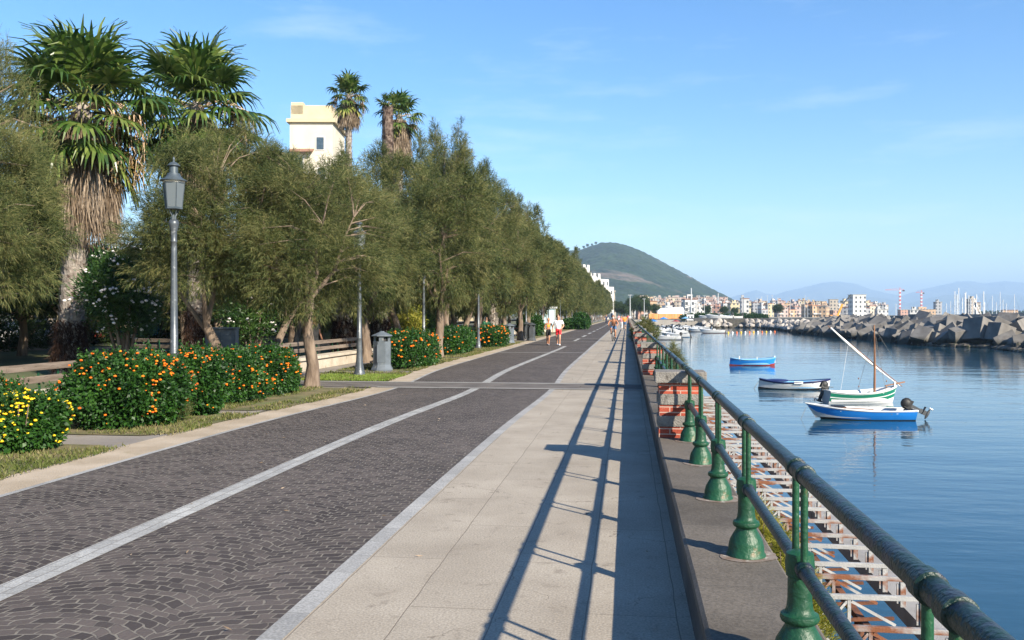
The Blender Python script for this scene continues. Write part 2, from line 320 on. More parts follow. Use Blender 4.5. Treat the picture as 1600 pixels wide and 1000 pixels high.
# ---------------- ground, sea ----------------
def kf(y): return 1-.085*math.exp(-((y-20.5)/5.0)**2)
Ys = [-6+.7*i for i in range(80)]+[50+10*i for i in range(32)]
def band(xa, xb, z, ys=Ys, fa=kf, fb=kf):
    mb = MB(); mb.grid([[(xa*fa(y), y, z), (xb*fb(y), y, z)] for y in ys]); return mb
one = lambda y: 1.0
WX0, WX1 = .35, .857          # parapet faces
def flat(x0, x1, y0, y1, z):
    return MB().add([(x0, y0, z), (x1, y0, z), (x1, y1, z), (x0, y1, z)], [(0, 1, 2, 3)])
struct('sea', flat(-8500, 17000, -200, 24500, SEA), M['water'])
struct('ground', flat(-1500, WX0+.1, -60, 420, -.012), M['park'])
struct('harbour_ground', flat(-1800, 260, 420, 2600, -.03), M['land'])
struct('sidewalk', band(-1.98, WX0+.02, 0, fb=one), M['walk'])
struct('road', band(-5.96, -1.97, .0), M['cobble'])
struct('kerb_line', band(-1.98, -1.84, .004), M['light_stone'])
kc = lambda y: kf(y)*(1-.12*min(max((y-22)/24, 0), 1))
struct('centre_line', band(-4.02, -3.79, .004, ys=[y for y in Ys if y < 56], fa=kc, fb=kc), M['line_stone'])
mb = MB()
for a in range(14):
    y0 = 60+a*11; mb.grid([[(-3.62, y, .004), (-3.40, y, .004)] for y in (y0, y0+6)])
struct('dashed_line', mb, M['line_stone'])
struct('road_edge_line', band(-6.03, -5.95, .004), M['light_stone'])
struct('edge_strip', band(-6.68, -6.02, .002, fa=kf), M['tan'])
# strip that crosses the promenade
cy = lambda x: 0
yA, yB = G(800, 607.5).y, G(800, 599).y
struct('cross_strip', flat(-9.5, WX0, yA, yB, .006), pm('cross_strip_paving', (.10, .09, .083), (.145, .13, .118), 2, .85, .4, 50, spec=.2))
for (a, b) in ((yA-.10, yA+.12), (yB-.12, yB+.12)):
    struct('cross_strip_edge', flat(-9.5 if a > yA else -6, WX0, a, b, .010), M['cross_stone'])
for yy in (G(880, 551.5).y, G(880, 534).y, 66):
    struct('cross_strip_edge', flat(-5.9, WX0, yy, yy+.32, .008), M['cross_stone'])
# planting verge with paths that cut through it
paths = [(11.2, 12.15), (15.1, 15.6), (yA-.3, yB+.1), (26.5, 27.1), (35.4, 36.0), (52, 53.0), (59.5, 66)]
def verge_segments():
    ys = [-6]; 
    for a, b in paths: ys += [a, b]
    ys += [370]; return [(ys[i], ys[i+1]) for i in range(0, len(ys), 2)]
struct('park_path', flat(-10.35, -6.6*1.0, -6, 370, -.004), M['path'])
mb = MB()
for a, b in verge_segments():
    n = max(2, int((b-a)/.25)); rows = []
    random.seed(int(a*10)+5)
    for i in range(n+1):
        y = a+(b-a)*i/n; e = min(1, min(y-a, b-y)/.5); e = math.sqrt(max(e, 0))
        w = .05*noise.noise(Vector((y*1.7, 3, 0))); 
        xr = -6.66*kf(y)+w-(1-e)*.35; xl = -9.15-w*3+(1-e)*.3
        rows.append([(xl, y, .008), (xr, y, .008)])
    mb.grid(rows)
turf = struct('verge_turf', mb, M['turf'])
struct('park_lawn', flat(-40, -10.75, -6, 370, .0), pm('park_lawn_mat', (.045, .06, .02), (.11, .12, .045), .3, .95, .6, 20, c3=(.15, .13, .10), s3=.12, t3=.5, p3w=.06))
# grass blades (uncountable)
rng = np.random.default_rng(3)
n = 46000; y = 7+rng.random(n)**1.7*48; x = -6.55-rng.random(n)**1.3*2.5
k = np.array([kf(v) for v in y]); ok = np.ones(n, bool)
for a, b in paths: ok &= ~((y > a-.05) & (y < b+.05))
cl = np.array([noise.noise(Vector((float(a)*1.3, float(b)*1.3, 7))) for a, b in zip(x, y)]); ok &= (cl > -.12+rng.normal(size=n)*.12)
P = np.stack([x*np.where(x > -7.2, k, 1), y, np.full(n, .005)], 1)[ok]; n = len(P)
Dr = np.stack([rng.normal(size=n)*.5, rng.normal(size=n)*.5, np.ones(n)], 1)
M['grass'] = leafmat('grass_blades', [(.07, .095, .02), (.12, .135, .035), (.21, .175, .085)], 1.2, .3)
tag(np_mesh('grass', leaf_cards(rng, P, Dr, .035+rng.random(n)*.05, .010+P[:, 1]*.0006), 0, M['grass']), 'short half dry grass on the verge under the flowering hedges', 'grass', kind='stuff')
# bright mown grass round the second lamp
n = 9000; P = np.stack([-8.6+rng.random(n)*2.3, yB+.15+rng.random(n)*2.3, np.full(n, .005)], 1)
Dr = np.stack([rng.normal(size=n)*.5, rng.normal(size=n)*.5, np.ones(n)], 1)
tag(np_mesh('grass_patch', leaf_cards(rng, P, Dr, .04+rng.random(n)*.04, .025), 0, leafmat('green_grass', [(.09, .15, .02), (.15, .22, .035), (.2, .25, .05)], 1.2, .3)), 'bright green grass patch at the foot of the second lamp post', 'grass', kind='stuff')

# ---------------- parapet, pillars, railing ----------------
parapet = t = thing('parapet_wall', 'low dark concrete parapet wall running the length of the promenade beside the water', 'wall', ((WX0+WX1)/2, 0, 0))
cxw = (WX0+WX1)/2
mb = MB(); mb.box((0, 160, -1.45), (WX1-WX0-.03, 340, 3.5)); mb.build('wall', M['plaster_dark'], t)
mb = MB()
rows = []
for i in range(0, 700):
    y = -6+i*.5; e = .006*noise.noise(Vector((y*1.1, 0, 0))); rows.append([(-(WX1-WX0)/2+e, y, .27), (-(WX1-WX0)/2-.004+e, y, .338), (-(WX1-WX0)/2+.016+e, y, .35), ((WX1-WX0)/2-.012, y, .35), ((WX1-WX0)/2+.004, y, .338), ((WX1-WX0)/2+.004, y, .27)])
mb.grid(rows); mb.build('coping', M['coping'], t)
# materials
M['brick'] = slab_mat('red_brick', (.24, .04, .024), (.36, .08, .045), .24, .062, .0, mortar=.007, stain=(.16, .05, .035), jc=(.42, .34, .28), sw=False, contrast=.25)
def brick_xz():
    m = M['brick']; nt = m.node_tree
    for l in list(nt.links):
        pass
    # use x+y along the course and z for the rows
    sx = [n for n in nt.nodes if n.type == 'SEPXYZ'][0]; cx = [n for n in nt.nodes if n.type == 'COMBXYZ'][0]
    for l in list(cx.inputs[0].links)+list(cx.inputs[1].links): nt.links.remove(l)
    nt.links.new(math_n(nt, 'ADD', sx.outputs[0], sx.outputs[1]), cx.inputs[0]); nt.links.new(math_n(nt, 'ADD', sx.outputs[2], 10.003), cx.inputs[1])
brick_xz()
M['pstone'] = pm('pillar_stone', (.12, .112, .10), (.22, .205, .185), 5, .9, .8, 60, c3=(.09, .08, .07), s3=9, t3=.6)
def green_paint():
    return pm('green_paint', (.006, .042, .019), (.010, .068, .029), 5, .45, .35, 40, c3=(.14, .07, .025), s3=7, t3=.62, spec=.4, coat=0)
M['green'] = green_paint()
M['rail_top'] = pm('worn_rail_paint', (.004, .018, .013), (.009, .028, .020), 4, .34, .5, 60, c3=(.018, .024, .034), s3=16, t3=.5, spec=.4, coat=.0, p3w=.05)
M['rust'] = pm('rust_stain', (.12, .055, .03), (.2, .10, .06), 8, .9)
def pillar(name, y, label, group=None, proto=None):
    if proto is not None: return dup(proto, (cxw, y, .35), 0, label, group)
    t = thing(name, label, 'pillar', (cxw, y, .35), 0, group)
    w = WX1-WX0; z = 0; rr = random.Random(4)
    for i, (h, kind) in enumerate(((.125, 'b'), (.125, 's'), (.125, 'b'), (.125, 's'), (.125, 'b'))):
        mb = MB(); wd = w-.02 if kind == 'b' else w+.012
        mb.box((0, .18, z+h/2), (wd, .36 if kind == 'b' else .385, h-.001))
        mb.build('brick_course' if kind == 'b' else 'stone_band', M['brick'] if kind == 'b' else M['pstone'], t, bevel=0 if kind == 'b' else .008)
        z += h
    mb = MB(); mb.box((.0, .18, z+.065), (w+.07, .47, .13)); mb.build('cap', M['pstone'], t, bevel=.014)
    return t
ords = ['nearest', 'second', 'third', 'fourth', 'fifth', 'sixth', 'seventh', 'eighth']
PY0 = 10.35; PDY = 10.85; pp = None
for k in range(27):
    y = PY0+PDY*k
    lab = (f'{ords[k]} red brick and grey stone pillar from the camera on the parapet') if k < 8 else 'small distant brick pillar in the far end of the parapet row'
    o = pillar('brick_pillar', y, lab, 'brick pillars along the parapet' if k else 'brick pillars along the parapet', pp); pp = pp or o
RX = .688; RTZ = .775; RMZ = .40
def post_mb(full=True, n=20):
    mb = MB(); mb.lathe([(.0, 0), (.112, 0), (.112, .012), (.104, .02), (.101, .06), (.092, .095), (.072, .13), (.058, .155), (.058, .165), (.072, .172), (.078, .185), (.074, .2), (.058, .208), (.052, .225), (.048, .26), (.047, RMZ-.05), (.054, RMZ-.045), (.058, RMZ), (.054, RMZ+.045), (.03, RMZ+.055), (0, RMZ+.055)], n=n)
    return mb
def railing(y0, y1, posts, label, n=14):
    t = thing('railing', label, 'railing', (RX, (y0+y1)/2, .35), 0, 'green railings between the pillars'); c = (y0+y1)/2
    rr = random.Random(int(y0*7))
    def rail(name, z, r, m):
        mb = MB(); ys = [y0-c]+[p-c+s for p in posts for s in (-.3, 0, .3)]+[y1-c]; ys.sort()
        mb.tube([(0.004*noise.noise(Vector((y, z, 1))), y, z+.006*noise.noise(Vector((y*.9, z, 5)))) for y in ys], r, n); return mb.build(name, m, t, smooth=True)
    tr = rail('top_rail', RTZ, .034, M['rail_top']); mr = rail('middle_rail', RMZ, .027, M['rail_top'])
    for p in posts:
        q = p-c
        mb = post_mb(n=n+4); po = mb.build('post', M['green'], t, smooth=True, loc=(0, q, 0))
        for s in (-.09, .09):
            mb = MB(); mb.tube([(0, s, RMZ), (0, s, RTZ-.015)], .0145, 8); mb.build('rod', M['green'], po, smooth=True)
            MB().tube([(0, s-.035, RTZ), (0, s-.03, RTZ), (0, s+.03, RTZ), (0, s+.035, RTZ)], [.034, .041, .041, .034], n).build('collar', M['rail_top'], po, smooth=True)
        for s in (-.1, .1): MB().tube([(0, s-.03, RMZ), (0, s-.022, RMZ), (0, s+.022, RMZ), (0, s+.03, RMZ)], [.027, .035, .035, .027], n).build('collar', M['rail_top'], po, smooth=True)
    return t
rposts = [.45, 2.08, 3.71, 5.34, 6.97, 8.6, 10.12]
railing(-.6, PY0+.02, rposts, 'green iron railing in the foreground with bell footed posts and worn top rail', 20)
mb = MB()
for p in rposts:
    vs = [(RX+.16*math.cos(a)*(1+.25*noise.noise(Vector((p, a, 0)))), p+.17*math.sin(a)*(1+.25*noise.noise(Vector((p, a, 4)))), .3535) for a in [2*PI*i/20 for i in range(20)]]
    mb.add(vs, [tuple(range(20))])
mb.build('rust_stain', pm('rust_bleed', (.13, .085, .06), (.19, .16, .14), 14, .9, c3=(.30, .28, .25), s3=26, t3=.58), parapet, loc=(-cxw, 0, 0))
r2 = None
for k in range(12):
    y0 = PY0+.36+PDY*k; y1 = PY0+PDY*(k+1)
    lab = (f'{ords[k+1]} section of green iron railing from the camera, between two brick pillars') if k < 5 else 'small distant section of green railing at the far end of the parapet'
    if k == 0:
        ps = [y0+.25+(y1-y0-.5)*i/6 for i in range(7)]; r2 = railing(y0, y1, ps, lab, 8)
    else: dup(r2, (RX, (y0+y1)/2, .35), 0, lab)
# ---------------- rusty trusses over the water beside the wall ----------------
def rusty(name, t3):
    return pm(name, (.24, .24, .24), (.33, .33, .325), 6, .7, .3, 50, c3=(.16, .055, .02), s3=3.0, t3=t3, p3w=.10)
M['truss_white'] = rusty('galvanised_paint', .60); M['truss_rust'] = rusty('rusted_paint', .44); M['rust_steel'] = pm('rusty_steel', (.07, .028, .014), (.17, .06, .025), 6, .85, .3, 40)
TZ = -.85; TX0, TX1 = .9, 2.70
def truss(y, m1, label, seed):
    rr = random.Random(seed); L = TX1-TX0
    t = thing('steel_truss', label, 'truss', (TX0, y+rr.uniform(-.06, .06), TZ+rr.uniform(-.03, .03)), R(rr.uniform(-3, 3)), 'steel trusses over the water beside the wall')
    mb = MB(); mb.bar((0, 0, 0), (L, 0, 0), .045, .045); mb.build('top_chord', m1, t, bevel=.004)
    mb = MB(); mb.bar((L-.03, 0, -.027), (L-.03, 0, -.27), .05); mb.bar((L-.06, 0, -.05), (L-.06, .0, -.24), .02, .05); mb.build('end_post', M['truss_white'], t)
    xs = [.12, .62, 1.12]
    for x in xs: MB().bar((x, 0, -.027), (x, 0, -.40), .03).build('upright', m1, t)
    for x in xs:
        MB().bar((x+.02, 0, -.04), (x+.42, .03, -.26), .024).build('brace', m1, t); MB().bar((x-.02, 0, -.04), (x-.30 if x > .3 else x-.1, -.03, -.36), .024).build('brace', m1, t)
    mb = MB(); mb.bar((0, .03, -.52), (L-.1, .03, -.40), .03, .03); mb.build('bottom_chord', M['rust_steel'], t)
    return t
ws = ['third', 'fourth', 'fifth', 'sixth', 'seventh', 'eighth', 'ninth', 'tenth']
for i in range(38):
    d = 4.9+.635*i; y = d*1.0; rusted = random.Random(i*3+1).random() < .33 or i in (3, 6)
    y = W(980+1.04*1400*2.6/d*.99, d).y if i > 2 else d
    truss(y, M['truss_rust'] if rusted else M['truss_white'],
          ('rust streaked' if rusted else 'white painted')+' steel truss over the water'+f', {od(i+1)} from the near end', i)
mb = MB()
for i in range(9): mb.box((2.98, 6+3.2*i, -1.28), (.42, 3.17, .16))
t = tag(mb.build('concrete_beam', pm('grey_beam', (.22, .21, .20), (.30, .29, .28), 3, .9, .4, 60)), 'grey concrete beam lying along the outer ends of the trusses', 'beam'); 
mb = MB(); mb.bar((1.55, 4, -1.34), (1.55, 29, -1.34), .07); mb.bar((2.35, 4, -1.34), (2.35, 29, -1.34), .07)
tag(mb.build('steel_bearer', M['rust_steel']), 'rusty steel bearers under the row of trusses', 'beam')
mb = MB()
rr = random.Random(8)
for i in range(36):
    y = 3.5+i*.75; 
    if i % 4 == 0:
        for x in (1.55, 2.35): mb.tube([(x, y, -1.35), (x, y, -3.2)], .05, 8)
tag(mb.build('steel_pile', M['rust_steel']), 'thin rusty piles standing in the water under the trusses', 'piles')
M['rock_dark'] = pm('wet_rock', (.035, .03, .025), (.10, .085, .065), 1.5, .7, .9, 6, c3=(.05, .06, .02), s3=3, t3=.55)
M['rock'] = pm('harbour_rock', (.24, .215, .19), (.42, .38, .34), .8, .9, .9, 4, c3=(.10, .09, .07), s3=1.5, t3=.58)
def rock_mesh(name, seed, m, n=12):
    rr = random.Random(seed); mb = MB(); mb.ball((0, 0, 0), (1, .85, .7), n); off = Vector((seed*3.1, 0, 0))
    mb.v = [tuple(Vector(v)*(1+.38*noise.noise(Vector(v)*1.3+off)+.16*noise.noise(Vector(v)*3+off))) for v in mb.v]
    me = D.meshes.new(name); me.from_pydata(mb.v, [], mb.f); me.materials.append(m); me.update(); return me
rkd = [rock_mesh('shore_rock', s, M['rock_dark']) for s in range(3)]
for i in range(34):
    o = link(D.objects.new('shore_rock', rkd[i % 3])); s = rr.uniform(.22, .5)
    o.location = (rr.uniform(.95, 2.2), 3+i*.8+rr.uniform(-.3, .3), SEA+rr.uniform(-.12, .18)); o.scale = (s, s, s*.8); o.rotation_euler = (rr.random()*.5, rr.random()*.5, rr.random()*6)
    tag(o, 'dark wet rock in the water under the steel trusses', 'rock', 'dark rocks under the trusses')
# yellow green shrubs growing out of the wall behind the trusses
def feather_bush(name, loc, r, h, cols, label, cat, seed, n=5000, wd=.008, L=.14, group=None):
    rng = np.random.default_rng(seed); t = thing(name, label, cat, loc, 0, group)
    a = rng.random(n)*2*PI; q = rng.random(n)**.5; zz = rng.random(n); env = np.sin(np.clip(zz, .04, 1)*PI*.8+.35)
    P = np.stack([np.cos(a)*q*r*env, np.sin(a)*q*r*env, zz*h*(1-.35*q)], 1)
    P += np.array([[noise.noise(Vector(p)*3/max(r, .2)) for _ in (0,)]*3 for p in P])*r*.25
    Dr = np.stack([np.cos(a)*.6, np.sin(a)*.6, np.full(n, .9)], 1)+rng.normal(size=(n, 3))*.45
    np_mesh('foliage', strips(rng, P, Dr, L*(.6+.8*rng.random(n)), wd, .3), 0, cols, t)
    mb = MB(); rr = random.Random(seed)
    for i in range(7):
        an = rr.random()*6.3; mb.tube([(0, 0, 0), (math.cos(an)*r*.3, math.sin(an)*r*.3, h*.45), (math.cos(an)*r*.55, math.sin(an)*r*.55, h*.8)], [.012, .008, .004], 5)
    mb.build('stem', M['twig'], t); return t
M['twig'] = pm('twig_bark', (.10, .075, .05), (.17, .13, .09), 8, .9)
M['yellow_green'] = leafmat('yellow_green_leaf', [(.11, .14, .015), (.24, .24, .03), (.36, .32, .06)], 3, .4)
M['tam_leaf'] = leafmat('tamarisk_leaf', [(.018, .036, .012), (.072, .098, .031), (.158, .176, .060), (.25, .228, .094)], .9, .42)
for i, (y, h) in enumerate(((8.3, 1.0), (9.0, .85), (9.7, .95), (10.6, .8), (7.6, .9))):
    feather_bush('wall_plant', (1.42+.10*(i % 2), y, -1.15), .27, h, M['yellow_green'], ['yellow green feathery plant rooted in the sea wall, largest of the clump by the trusses', 'low yellow green plant on the sea wall beside a rusty truss', 'upright yellow green plant on the outer face of the wall behind the third post', 'small yellow green tuft on the sea wall behind the fourth post', 'yellow green plant low against the wall below the nearest railing post'][i], 'plant', 40+i, 2600)
feather_bush('tamarisk_bush', (1.6, 32.0, -.7), .45, 1.6, M['tam_leaf'], 'wispy olive tamarisk bush growing outside the second railing section', 'bush', 51, 3500, .012, .25)
feather_bush('tamarisk_bush', (1.15, 60, -.2), .9, 1.9, M['tam_leaf'], 'green bush overhanging the parapet where the pillars grow small', 'bush', 52, 3500, .03, .35)

# ---------------- street lamps ----------------
M['lamp_metal'] = pm('lamp_grey_paint', (.065, .075, .085), (.105, .115, .125), 4, .38, .1, 30, metal=.35, c3=(.2, .21, .22), s3=12, t3=.62)
M['lamp_dark'] = pm('lamp_cap_paint', (.05, .065, .075), (.08, .10, .115), 6, .45, metal=.3)
gm, nt, b = nmat('lamp_glass'); b.inputs['Base Color'].default_value = (.15, .175, .19, 1); b.inputs['Roughness'].default_value = .35; b.inputs['Transmission Weight'].default_value = .35; b.inputs['Alpha'].default_value = 1
M['lamp_glass'] = gm
def make_lamp():
    t = thing('street_lamp', 'x', 'street lamp')
    mb = MB(); mb.lathe([(0, 0), (.19, 0), (.19, .03), (.17, .05), (.135, .2), (.10, .45), (.082, .7), (.075, 1.0), (.073, 1.1), (.078, 1.11), (.078, 1.13), (.068, 1.14), (.062, 2.0), (.052, 3.0), (.050, 3.1), (.058, 3.11), (.058, 3.13), (.052, 3.15), (.055, 3.3), (.085, 3.42), (.09, 3.46), (.07, 3.5), (.035, 3.52), (0, 3.52)], n=18); mb.build('pole', M['lamp_metal'], t, smooth=True)
    mb = MB()
    for k in range(4):
        a = PI/4+k*PI/2; mb.tube([(.03*math.cos(a), .03*math.sin(a), 3.5), (.035*math.cos(a), .035*math.sin(a), 3.58), (.09*math.cos(a), .09*math.sin(a), 3.68), (.13*math.cos(a), .13*math.sin(a), 3.72)], .010, 6)
    mb.tube([(0, 0, 3.5), (0, 0, 3.6)], .03, 8); mb.build('bracket', M['lamp_dark'], t)
    mb = MB(); mb.lathe([(0, 3.70), (.155, 3.70), (.155, 3.735), (0, 3.735)], n=6); mb.build('tray', M['lamp_dark'], t)
    mb = MB(); mb.lathe([(.143, 3.735), (.187, 4.18), (.18, 4.18), (.137, 3.735)], n=6); g = mb.build('glass', M['lamp_glass'], t)
    mb = MB()
    for k in range(6):
        a = k*PI/3; mb.tube([(.147*math.cos(a), .147*math.sin(a), 3.735), (.192*math.cos(a), .192*math.sin(a), 4.19)], .007, 5)
    mb.build('frame', M['lamp_dark'], t)
    mb = MB(); mb.lathe([(0, 4.17), (.195, 4.17), (.2, 4.185), (.2, 4.205), (0, 4.205)], n=6); mb.build('rim', pm('pale_rim', (.5, .45, .36), (.62, .58, .5), 6, .6), t)
    mb = MB(); mb.lathe([(0, 4.2), (.232, 4.2), (.235, 4.215), (.16, 4.25), (.12, 4.30), (.105, 4.34), (.075, 4.345), (.072, 4.46), (.078, 4.465), (.11, 4.475), (.11, 4.485), (.06, 4.53), (.02, 4.55), (.018, 4.58), (.024, 4.60), (.01, 4.64), (0, 4.645)], n=18); mb.build('cap', M['lamp_dark'], t, smooth=True)
    return t
L0 = make_lamp(); lx = -7.55; llab = ['tall grey street lamp rising behind the nearest orange lantana hedge, lantern in full view', 'grey street lamp on the bright green grass beside the litter bin', 'grey street lamp half hidden behind the thick tamarisk trunk', 'grey street lamp pole at the end of the trimmed flowering hedge', 'grey street lamp pole beside the leaning thin tamarisk trunk behind the hedges', 'grey street lamp pole between the two far litter bins']
for k in range(24):
    lab = llab[k] if k < 6 else ('grey street lamp pole behind the walking couple' if k == 7 else 'small distant grey street lamp among the far tamarisks')
    p = [W(272, 15.6), W(561.5, 25.6), W(662, 36.5), W(747.5, 47), W(786, 58), W(822, 70)][k] if k < 6 else Vector((lx, 69+10.9*(k-5), 0))
    if k == 7: p = W(857, 88)
    o = L0 if k == 0 else dup(L0, rz=k*.7)
    o.location = p; o['label'] = lab; o['group'] = 'lamps along the promenade'; 
    if k == 0: o.rotation_euler = (0, 0, R(12)); o.scale = (.97, .97, .97)
# ---------------- litter bins ----------------
M['bin'] = pm('bin_grey', (.07, .085, .10), (.11, .13, .15), 3, .5, .15, 25, c3=(.25, .24, .22), s3=7, t3=.66)
M['bin_dark'] = pm('bin_dark', (.025, .03, .035), (.05, .055, .06), 3, .55)
M['black'] = pm('black', (.008, .008, .009), (.015, .015, .015), 3, .6)
def bin_(p, rz, m, label):
    t = thing('litter_bin', label, 'litter bin', p, rz)
    mb = MB(); mb.lathe([(0, 0), (.36, 0), (.36, .05), (.31, .14), (.29, .2), (.29, .92), (0, .92)], n=8, rot0=PI/8); mb.build('body', m, t)
    mb = MB()
    for k in range(4):
        a = k*PI/2; mb.box((.22*math.cos(a), .22*math.sin(a), 1.0), (.07, .14, .18), Matrix.Rotation(a, 3, 'Z'))
    mb.build('post', m, t)
    mb = MB(); mb.lathe([(0, .93), (.17, .93), (.17, 1.06), (0, 1.06)], n=8); mb.build('liner', M['black'], t)
    mb = MB(); mb.lathe([(0, 1.08), (.34, 1.08), (.34, 1.11), (.10, 1.21), (.05, 1.24), (0, 1.24)], n=8, rot0=PI/8); mb.build('lid', m, t, bevel=.008)
    mb = MB(); mb.box((0, -.275, .55), (.26, .012, .55)); mb.build('door', m, t)
    return t
bin_(W(597, 24.9+3.2), R(10), M['bin'], 'grey eight sided litter bin with pitched lid beside the second lamp')
bin_(G(796, 536.8), R(15), M['bin'], 'pale grey litter bin in front of a red bicycle past the hedges')
bin_(G(830, 532.5), R(5), M['bin_dark'], 'dark litter bin at the corner of the side path left of the walking woman')
bin_(G(823, 529), R(5), M['bin_dark'], 'black litter bin just behind the dark one at the side path')
# grey cabinet
p = W(347, 27.5); t = thing('utility_cabinet', 'grey double door cabinet behind the hedge beside a palm trunk', 'cabinet', p, R(12))
mb = MB(); mb.box((0, 0, .66), (.9, .5, 1.3)); mb.box((0, 0, 1.34), (.96, .56, .05)); mb.build('body', M['bin'], t, bevel=.01)
for s in (-1, 1):
    mb = MB(); mb.box((s*.215, -.262, .68), (.41, .02, 1.15)); dd = mb.build('door', M['bin'], t)
    mb = MB(); mb.box((s*.05, -.28, .7), (.02, .02, .12)); mb.build('handle', M['black'], dd)
# ---------------- long stone benches with plank backs ----------------
M['bench_stone'] = pm('cream_stone', (.36, .31, .24), (.48, .43, .35), 2, .85, .4, 40, c3=(.25, .2, .14), s3=5, t3=.64)
M['plank'] = pm('weathered_plank', (.10, .075, .055), (.19, .15, .12), 2, .8, .4, 30, stretch=(8, .6, 8), c3=(.06, .045, .035), s3=9, t3=.6)
def bench(x, y0, y1, label, base=True):
    t = thing('park_bench', label, 'bench', (x, (y0+y1)/2, 0), 0, 'long benches facing the promenade'); c = (y0+y1)/2; L = y1-y0
    if base:
        mb = MB(); n = max(1, int(L/2))
        for i in range(n): mb.box((.0, -L/2+(i+.5)*L/n, .17), (.46, L/n-.012, .34))
        mb.build('base', M['bench_stone'], t, bevel=.01)
        mb = MB()
        for i in range(n): mb.box((.02, -L/2+(i+.5)*L/n, .385), (.56, L/n-.008, .09))
        mb.build('seat', M['bench_stone'], t, bevel=.01)
    for z in (.60, .82):
        mb = MB(); n = max(1, int(L/2.1))
        for i in range(n): mb.box((-.30-.12*(z-.6), -L/2+(i+.5)*L/n, z), (.035, L/n-.012, .125), Matrix.Rotation(R(-9), 3, 'Y'))
        mb.build('backrest_plank', M['plank'], t, bevel=.005)
    n = max(1, int(L/2.1))
    for i in range(n):
        for s in (-.28, .28):
            mb = MB(); mb.bar((-.31, -L/2+(i+.5)*L/n+s, .05), (-.385, -L/2+(i+.5)*L/n+s, .86), .03); mb.build('bracket', M['green'], t)
    return t
for i, (a, b) in enumerate(((4.5, 16.3), (16.6, yA-.6), (yB+.8, 34.6), (37, 50.5), (70, 84))):
    bench(-10.1, a, b, ['long cream stone bench with grey plank back at the left edge behind the yellow lantana', 'long stone bench with plank back hidden mostly behind the big orange hedges', 'long cream stone bench with plank back behind the second lamp and bin', 'cream stone bench behind the trimmed hedges', 'cream stone bench far down the verge behind the walking couple'][i])
t = bench(-19, 18, 20, 'wooden bench with dark green legs in the park shade behind the palms'); t.rotation_euler = (0, 0, R(80))
t = bench(-17, 30, 32.2, 'brown wooden bench in the park between two leaning trunks'); t.rotation_euler = (0, 0, R(70))
# ---------------- flowering hedges ----------------
M['lantana'] = leafmat('lantana_leaf', [(.008, .03, .006), (.02, .068, .010), (.038, .105, .014)], 2.2, .25, .5, .35)
M['fl_orange'] = leafmat('orange_blossom', [(.70, .06, .01), (.82, .17, .01), (.88, .36, .02)], 40, .15, .6)
M['fl_yellow'] = leafmat('yellow_blossom', [(.85, .50, .01), (.9, .62, .02), (.95, .70, .04)], 40, .15, .6)
M['fl_white'] = leafmat('white_blossom', [(.75, .66, .66), (.85, .80, .78), (.9, .88, .86)], 40, .2, .6)
ICO = None
def flowers(rng, P, r, m, par):
    bm = bmesh.new(); bmesh.ops.create_icosphere(bm, subdivisions=1, radius=1); V = np.array([v.co for v in bm.verts]); Fc = np.array([[v.index for v in f.verts] for f in bm.faces]); bm.free()
    rr = r*(.5+.75*rng.random(len(P)))
    A = (V[None]*rr[:, None, None]*np.array([1, 1, .7])+P[:, None, :])[:, Fc.ravel(), :].reshape(-1, 3)
    return np_mesh('blossom', A, 0, m, par, per=3)
